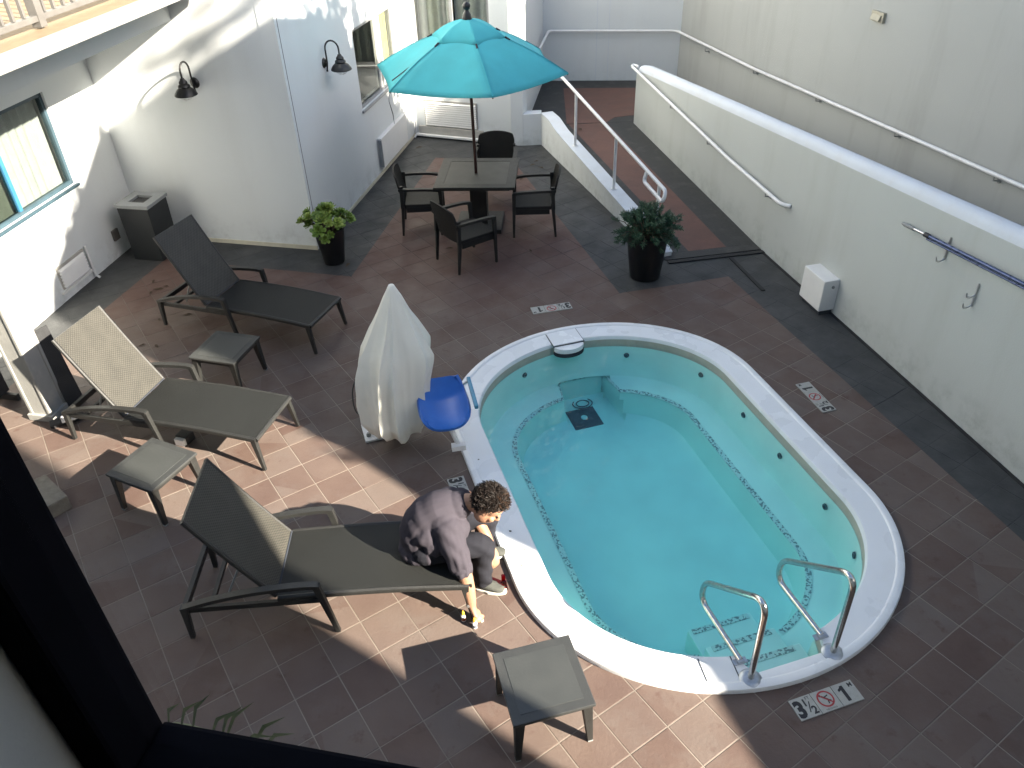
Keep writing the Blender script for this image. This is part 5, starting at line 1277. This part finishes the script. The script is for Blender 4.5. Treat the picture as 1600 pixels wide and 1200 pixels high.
# left arm hanging between the knees
limb(bd_, [q(-.36, 4.06, .66), q(-.33, 4.05, .56), q(-.275, 4.005, .455), q(-.225, 3.93, .39), q(-.190, 3.885, .325)], [.058, .052, .046, .042, .028])
lk = q(-.172, 3.862, .262)
bd_.tube([q(-.190, 3.885, .325), q(-.181, 3.873, .295), lk, q(-.166, 3.852, .232)], [(.026, .021), (.034, .018), (.038, .016), (.034, .014)], 14)
for dx, dy, L in ((-.026, -.012, .062), (-.010, -.010, .072), (.008, -.004, .068), (.024, .004, .055)):
    b = q(-.166+dx*.8, 3.852+dy, .236); bd_.tube(catmull([lk+Vector((dx*.8, dy*.6, -.01)), b, b+Vector((dx*.15-.006, -.012, -L*.55)), b+Vector((-.020, -.010, -L))], 4), [.0105]*8+[.0098, .0095, .009, .0085, .0072], 10)
bd_.tube(catmull([q(-.190, 3.868, .300), q(-.205, 3.845, .262), q(-.200, 3.832, .235), q(-.192, 3.826, .215)], 4), [.0125]*8+[.011, .0105, .010, .0095, .008], 10)
# legs core
for s, kx, ky, ax_, ay in ((0, -.235, 3.765, -.262, 3.785), (1, -.215, 4.07, -.25, 4.09)):
    hy = 3.775 if s == 0 else 3.96
    limb(bd_, [q(-.63, hy, .45), q(-.42, (hy+ky)/2, .475), q(kx, ky, .455), q(kx-.03, (ky+ay)/2, .28), q(ax_, ay, .09)], [.085, .075, .055, .05, .038], 12)
body = remeshed(bd_, 'body', .0055, 3, skin, per)
# eyes
for s in (-1, 1):
    x = MB(); x.sphere(hd(s*.032, .078, .006), .011, 12, 8); x.build('eye', ink_m, per, smooth=True)
# shirt
sh = MB()
limb(sh, [q(-.665, 3.865, .46), q(-.66, 3.87, .55), q(-.60, 3.88, .645), q(-.50, 3.888, .715), q(-.405, 3.892, .755)], [.158, .168, .172, .158, .105], 24)
sh.sphere(q(-.62, 3.765, .46), .105, 18, 12); sh.sphere(q(-.56, 3.76, .55), .11, 18, 12); sh.sphere(q(-.68, 3.865, .415), .165, 22, 14, (1.0, 1.12, .55)); sh.sphere(q(-.43, 3.80, .63), .105, 16, 12); sh.sphere(q(-.50, 3.80, .69), .115, 16, 12); sh.sphere(q(-.47, 3.99, .69), .115, 16, 12); sh.sphere(q(-.60, 3.80, .60), .13, 16, 12); sh.sphere(q(-.58, 3.97, .60), .13, 16, 12)
limb(sh, [q(-.47, 3.745, .675), q(-.44, 3.69, .59), q(-.405, 3.635, .485), q(-.388, 3.610, .440)], [.105, .098, .084, .076], 18)
limb(sh, [q(-.40, 4.03, .675), q(-.365, 4.07, .61), q(-.33, 4.055, .52)], [.088, .08, .070], 18)
sh.tube([q(-.42, 3.89, .765), q(-.345, 3.887, .795)], [.088, .072], 20)   # collar
def shirt_fold(co, n_):
    p = co+B0
    f = .0028*sin(46*(p.z*.8-p.x*.6)+5*sin(9*p.y))*max(0, min(1, (.74-p.z)/.12))
    f += .0026*sin(70*(p.y*.7+p.z*.5)+4*sin(14*p.x))*max(0, min(1, (3.78-p.y)/.08))
    f += .0028*sin(38*(p.x+p.z)+6*p.y)*max(0, min(1, (-.58-p.x)/.08))
    an = atan2(p.y-3.865, p.x+.66); f += 0.008*(abs(sin(6.5*an+3*p.z))**.6-.5)*max(0, min(1, (.58-p.z)/.12))*max(0, min(1, (-.55-p.x)/.06))
    f += .003*sin(120*p.x+60*p.y)*max(0, min(1, (.62-p.z)/.1))
    return f
shirt = remeshed(sh, 'shirt', .007, 5, shirt_m, per, shirt_fold)
# open the sleeve ends: hem cuffs as small rings
for c, d_, r in ((q(-.386, 3.607, .428), Vector((.28, -.42, -.86)), .071), (q(-.322, 4.05, .488), Vector((.25, -.2, -.9)), .062)):
    x = MB(); mt = d_.normalized().to_track_quat('Z', 'Y').to_matrix(); x.lathe([(r+.003, -.035), (r+.006, -.012), (r+.003, .006), (r-.004, .004), (r-.008, -.02)], 22, c, mt); x.build('sleeve_hem', shirt_m, per, smooth=50)
# trousers
tr = MB()
tr.sphere(q(-.65, 3.865, .44), .155, 18, 12, (1, 1.15, .68))
for hy, kx, ky, ax_, ay in ((3.765, -.245, 3.775, -.262, 3.79), (3.97, -.225, 4.07, -.25, 4.09)):
    limb(tr, [q(-.64, hy, .455), q(-.42, (hy+ky)/2, .480), q(kx, ky, .468), q(kx-.015, (ky+ay)/2, .30), q(ax_+.002, ay, .105)], [.108, .098, .082, .075, .066], 18)
def pant_fold(co, n_):
    p = co+B0; return .003*sin(42*(p.z+.9*p.x+.5*p.y)+4*sin(11*p.y+3))*max(0, min(1, (p.x+.45)/.12)) + .0025*sin(60*p.z+30*p.y+25*p.x)*max(0, min(1, (.3-p.z)/.1))
remeshed(tr, 'trousers', .007, 4, pants_m, per, pant_fold)
# shoes
for ax_, ay, ang in ((-.262, 3.785, -14), (-.25, 4.09, 6)):
    R = Matrix.Rotation(radians(ang), 3, 'Z'); b = q(ax_, ay, 0); x = MB()
    x.tube(catmull([b+R @ Vector((-.075, 0, .048)), b+R @ Vector((0, 0, .058)), b+R @ Vector((.08, 0, .046)), b+R @ Vector((.155, 0, .034))], 5), [(.030, .030), (.036, .036), (.037, .040), (.038, .042), (.039, .042), (.040, .042), (.042, .040), (.043, .038), (.044, .036), (.044, .034), (.045, .031), (.045, .028), (.044, .026), (.041, .024), (.034, .020), (.020, .012)], 16)
    x.sphere(b+R @ Vector((-.02, 0, .07)), .045, 14, 10, (1.1, .85, .8), R); sho = remeshed(x, 'shoe', .005, 3, shoe_m, per)
    pr = []
    for k in range(28):
        a = 2*pi*k/28; cx = .042+.132*cos(a); w = .048*(1 if cos(a) > -.2 else .82); pr.append(b+R @ Vector((cx, w*math.copysign(abs(sin(a))**.75, sin(a)), 0)))
    y = MB(); y.prism([(p.x, p.y) for p in pr], .002, .024); so2 = y.build('sole', sole_m, sho, bevel=.004)
    for k in range(4):
        cx = .03+.022*k; y = MB(); y.tube([b+R @ Vector((cx-.004, -.026, .074-.007*k)), b+R @ Vector((cx, 0, .086-.009*k)), b+R @ Vector((cx+.006, .026, .074-.007*k))], .0035, 6); y.build('lace', lace_m, sho)
# hair: scalp cap and curls
x = MB(); x.sphere(hd(0, -.022, .036), .097*HS, 22, 16, (.93, 1.08, .98), HM); 
cap_ = x; keep = []
hair = MB(); rh = random.Random(9); hair2 = MB()
def scalp(az, el, r=1.0): # local dir
    d = Vector((cos(az)*cos(el)*.088, sin(az)*cos(el)*.103, sin(el)*.094)); return Vector((0, -.020, .034))+d*r, d.normalized()
cnt = 0
while cnt < 1500:
    az = rh.uniform(0, 2*pi); el = math.asin(rh.uniform(-.85, 1))
    p, n_ = scalp(az, el)
    if n_.y > .25 and n_.z < .42+.3*(n_.y-.25): continue          # face
    if abs(n_.x) > .55 and n_.z < -.05 and n_.y > -.25: continue   # ears
    if n_.z < -.80: continue
    cnt += 1
    c = HC+HM @ (p*HS)-B0; nw = HM @ n_; t1 = nw.orthogonal().normalized(); t1 = Matrix.Rotation(rh.uniform(0, 6.28), 3, nw) @ t1; t2 = nw.cross(t1)
    r = rh.uniform(.008, .018); h = rh.uniform(.012, .042); ph_ = rh.uniform(0, 6); pts = []
    for k in range(7):
        a = ph_+k*.85; pts.append(c+nw*(h*k/6-.002)+t1*(r*cos(a)-r*cos(ph_))*.8+t2*(r*sin(a)-r*sin(ph_))*.8+t1*.010*k/6)
    front = n_.z > .55 and n_.y > -.1 and n_.x > -.35
    (hair2 if front and rh.random() < .3 else hair).tube(pts, [.0030, .0032, .0031, .0028, .0024, .0018, .0008], 4)
ho = hair.build('hair', hair_m, per, smooth=True, fix=False); hair2.build('hair_highlights', hair_b, per, smooth=True, fix=False)
# scalp under curls
me = cap_.mesh('scalp'); bm = bmesh.new(); bm.from_mesh(me)
inv_ = HM.inverted(); dl = []
for f in bm.faces:
    n_ = inv_ @ (f.calc_center_median()+B0-HC); n_ = n_-Vector((0, -.022, .036)); n_.normalize()
    if (n_.y > .32 and n_.z < .50) or (abs(n_.x) > .6 and n_.z < -.15 and n_.y > -.2) or n_.z < -.84: dl.append(f)
bmesh.ops.delete(bm, geom=dl, context='FACES'); bm.to_mesh(me); bm.free(); link('scalp_hair', me, hair_m, per, smooth=60)
# watch
x = MB(); mt = (Vector((.02, -.06, -.25))).normalized().to_track_quat('Z', 'Y').to_matrix(); x.lathe([(.031, -.009), (.034, -.006), (.034, .006), (.031, .009)], 20, q(-.340, 3.534, .165), mt); x.build('watch_strap', black_matte, per)
x = MB(); x.box(q(-.362, 3.508, .165), (.022, .022, .022), mt); x.build('watch_face', alu, per, bevel=.003)
# bottle in hand
t = thing('reagent_bottle', (-.276, 3.503, .001), 0, 'small white bottle cap pinched in the reaching hand', 'bottle', 'small pool test bottles on the tiles')
x = MB(); x.lathe([(0, 0), (.013, 0), (.0145, .004), (.0145, .016), (.009, .020), (0, .020)], 18); x.build('cap', capw_m, t, smooth=40)
# ---------------------------------------------------------------- the building the view is taken from
FA = radians(-12.4); fd_ = Vector((cos(FA), sin(FA), 0)); fn_ = Vector((-fd_.y, fd_.x, 0))   # fn_ points out to the patio
JP = Vector((-.2836, .3494, 0))
def fq(t, o, z=0): return JP+fd_*t+fn_*o+Vector((0, 0, z))
SZ = 4.055
own = thing('guest_building', fq(0, 0), 0, 'dark near building whose open window frames the view', 'building'); oinv = Matrix.Translation(-fq(0, 0))
def ob_(x, name, m, **k):
    o = x.build(name, m, own, **k); o.matrix_parent_inverse = oinv; return o
def fbox(x, t0, t1, z0, z1, o0, o1): x.prism([tuple(fq(t, o)[:2]) for t, o in ((t0, o0), (t1, o0), (t1, o1), (t0, o1))], z0, z1)
x = MB()
fbox(x, -8, -.03, -.05, 9, -.14, -.012); fbox(x, -.02, 2.6, -.05, SZ-.06, -.14, -.012); fbox(x, -.02, 2.6, 5.9, 9, -.14, -.012)
fbox(x, 2.6, 7.0, -.05, 9, -.14, .02)
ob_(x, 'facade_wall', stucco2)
x = MB(); e0 = [(fq(7.2, .02)), fq(7.2, -.14)]
for (t0, z0), (t1, z1) in zip([(7.36, -.05), (7.36, 4.2), (8.9, 7.3), (9.6, 9.0)], [(7.36, 4.2), (8.9, 7.3), (9.6, 9.0)]):
    x.hexa([fq(7.0, .02, z0), fq(t0, .02, z0), fq(t0, -.14, z0), fq(7.0, -.14, z0)], [fq(7.0, .02, z1), fq(t1, .02, z1), fq(t1, -.14, z1), fq(7.0, -.14, z1)])
ob_(x, 'added_shade_edge', stucco2)  # unseen slanted wall end, added to set the building's shadow edge
x = MB(); fbox(x, -8, 7.0, 8.8, 9.0, -6, -.14); fbox(x, -8, 7.0, -.05, 9, -6.2, -6); fbox(x, -8.2, -8, -.05, 9, -6, .02); fbox(x, 6.8, 7.0, -.05, 9, -6, -.15); ob_(x, 'outer_walls', stucco2)
# room shell
x = MB(); fbox(x, -2.2, 3.2, 2.9, 3.0, -4.2, -.145); ob_(x, 'room_floor', floor_int)
x = MB(); fbox(x, -2.2, 3.2, 6.2, 6.3, -4.2, -.145); fbox(x, -2.3, -2.2, 2.9, 6.3, -4.2, -.145); fbox(x, 3.2, 3.3, 2.9, 6.3, -4.2, -.145); fbox(x, -2.3, 3.3, 2.9, 6.3, -4.3, -4.2); ob_(x, 'room_walls', dark_room)
x = MB(); fbox(x, -1.2, -.16, 3.0, 6.2, -.20, -.146); ob_(x, 'inner_wall', sill_int)
x = MB(); fbox(x, -.16, 2.6, 3.0, SZ-.16, -.20, -.146); ob_(x, 'inner_wall', sill_int)
# black window frame
wf = thing('window_frame', fq(0, 0, SZ), 0, 'black frame of the near open window along the left and bottom edges', 'window frame'); winv = Matrix.Translation(-fq(0, 0, SZ))
def wfb(x, name, m, **k):
    o = x.build(name, m, wf, **k); o.matrix_parent_inverse = winv; return o
x = MB(); fbox(x, -.055, 0, SZ-.05, 5.9, -.05, .0); wfb(x, 'jamb', frame_black, bevel=.004)
x = MB(); fbox(x, -.135, -.057, SZ-.12, 5.9, -.19, -.03); wfb(x, 'jamb_liner', frame_black, bevel=.006)
x = MB(); fbox(x, 0.001, 2.6, SZ-.05, SZ, -.05, .0); wfb(x, 'bottom_rail', frame_black, bevel=.004)
x = MB(); fbox(x, -.056, 2.6, SZ-.12, SZ-.052, -.19, -.03); wfb(x, 'sill', frame_black, bevel=.006)
x = MB(); fbox(x, -.0, 2.6, 5.85, 5.9, -.05, 0); wfb(x, 'top_rail', frame_black)
x = MB(); fbox(x, 2.55, 2.6, SZ, 5.85, -.05, 0); wfb(x, 'jamb', frame_black)
x = MB(); fbox(x, .001, 2.549, SZ+.001, 5.849, -.022, -.018); wfb(x, 'pane', clear_m)
# palm below the window: trunk and arching fronds of narrow leaflets
pm = thing('palm', (-.95, .62, 0), 0, 'slim palm whose leaf tips show just above the bottom window rail', 'palm')
x = MB(); x.tube([(0, 0, 0), (.02, .0, 1.2), (.03, .02, 2.45)], [.07, .055, .045], 10); x.build('trunk', bark_m, pm, smooth=True)
rp = random.Random(2)
def frond(az, L, h, seedn):
    pts = [Vector((.03, .02, 2.42))+Vector((cos(az)*L*t, sin(az)*L*t, h*t*(1-.75*t)*1.6)) for t in [k/10 for k in range(11)]]
    mb = MB(); mb.tube(pts, [.008-.0006*k for k in range(11)], 5)
    for k in range(3, 11):
        for s in (-1, 1):
            d = (pts[k]-pts[k-1]).normalized(); sd_ = d.cross(Vector((0, 0, 1))).normalized()*s; ov = (d*.8+sd_*.6+Vector((0, 0, .35))).normalized(); Ln = .26*(1.1-k/14); w = .009
            c = pts[k]; nv = ov.cross(Vector((0, 0, 1))).normalized()*w
            mb.add([c-nv, c+nv, c+ov*Ln*.5+nv+Vector((0, 0, .01)), c+ov*Ln*.5-nv+Vector((0, 0, .01)), c+ov*Ln-Vector((0, 0, .02))], [(0, 1, 2, 3), (3, 2, 4)])
    mb.build('frond', palm_m, pm, fix=False)
TIP = [(-.829, 1.101, 2.90), (-.80, 1.13, 2.86), (-.76, 1.120, 2.905), (-.675, 1.091, 2.895), (-.705, 1.10, 2.86), (-.649, 1.097, 2.90), (-.57, 1.067, 2.88), (-.542, 1.028, 2.87), (-.60, 1.05, 2.82)]
BAS = [(-.965, 1.20), (-.93, 1.195), (-.896, 1.188), (-.81, 1.158), (-.84, 1.165), (-.798, 1.157), (-.719, 1.137), (-.685, 1.135), (-.745, 1.145)]
pb = Vector((-.95, .62, 0)); mb = MB()
mb.tube(catmull([Vector((.03, .02, 2.40)), Vector((-.10, .30, 2.60)), Vector((-.05, .56, 2.64)), Vector((.12, .55, 2.64)), Vector((.30, .51, 2.62))], 5), .008, 6)
for (tx, ty, tz), (bx_, by_) in zip(TIP, BAS):
    b = Vector((bx_, by_, 2.64))-pb; t_ = Vector((tx, ty, tz))-pb; m2 = (b+t_)/2+Vector((-.01, 0, .02)); sd_ = (t_-b).cross(Vector((0, -.7, .7))).normalized()*.0055
    mb.add([b-sd_*.6, b+sd_*.6, m2+sd_, m2-sd_, m2+Vector((0, 0, -.004)), t_], [(0, 1, 2, 4), (0, 4, 3), (4, 2, 5), (3, 4, 5)])
mb.build('frond', palm_m, pm, fix=False)
for az, L, h in ((radians(48), .30, .16), (radians(20), .42, .14), (radians(150), .5, .25), (radians(200), .4, .3)): frond(az, L, h, 0)

# ---------------------------------------------------------------- trees behind the neighbour wall (their shade dapples the walls)
def tree(loc, H_, blobs, label, nleaf, seed):
    t = thing('shade_tree', loc, 0, label, 'tree', 'trees beyond the right wall'); r = random.Random(seed); x = MB()
    x.tube([(0, 0, 0), (.1, .05, H_*.3), (.05, 0, H_*.62)], [.20, .15, .09], 10)
    for b in blobs:
        c = Vector(b[:3])-Vector(loc); x.tube([(.08, .03, H_*.4), (Vector((.08, .03, H_*.45))+c)/2+Vector((0, 0, .2)), c], [.08, .05, .02], 7)
    x.build('trunk', bark_m, t, smooth=True)
    mb = MB()
    for b in blobs:
        c = Vector(b[:3])-Vector(loc)
        for k in range(int(nleaf*b[3]**2)):
            d = Vector((r.gauss(0, 1), r.gauss(0, 1), r.gauss(0, 1))).normalized()*b[3]*r.random()**.45
            p = c+d; n_ = Vector((r.gauss(0, 1), r.gauss(0, 1), r.gauss(0, 1))).normalized(); a = n_.orthogonal().normalized()*r.uniform(.05, .10); bb2 = n_.cross(a).normalized()*r.uniform(.03, .06)
            mb.add([p-a, p-bb2, p+a, p+bb2], [(0, 1, 2, 3)])
    mb.build('crown', tree_m, t, fix=False)
def sp(s, o, z): v = w7(s, o, z); return (v.x, v.y, v.z)
rt_ = random.Random(21)
def along(pts, n, r0, r1, dz):
    out = []
    for k in range(n):
        f = k/(n-1)*(len(pts)-1); i = min(int(f), len(pts)-2); g_ = f-i; s_ = lerp(pts[i][0], pts[i+1][0], g_); z_ = lerp(pts[i][1], pts[i+1][1], g_)
        out.append((*sp(s_+rt_.uniform(-.12, .12), rt_.uniform(.4, 1.2), z_+dz+rt_.uniform(-.12, .12)), rt_.uniform(r0, r1)))
    return out
tree(sp(14.6, 1.6, 0), 8, along([(15.95, 4.5), (15.2, 5.2), (14.8, 6.3), (14.5, 7.4), (13.5, 7.85), (12.4, 8.2)], 20, .34, .52, .15)+along([(15.95, 4.7), (15.2, 5.6), (14.8, 6.7), (14.4, 8.0), (13.5, 8.4), (12.4, 8.8)], 12, .22, .38, .25), 'leafy tree beyond the right wall near the camera building', 620, 1)
tree(sp(9.6, 2.0, 0), 7, along([(6.1, 4.1), (7.6, 5.2), (8.4, 5.8), (8.9, 7.0), (10.2, 7.5), (11.6, 8.0)], 18, .34, .52, .2)+along([(6.1, 4.5), (7.6, 5.7), (8.4, 6.3), (8.9, 7.5), (10.2, 8.0), (11.6, 8.5)], 12, .22, .38, .25), 'leafy tree beyond the right wall near the landing', 620, 2)
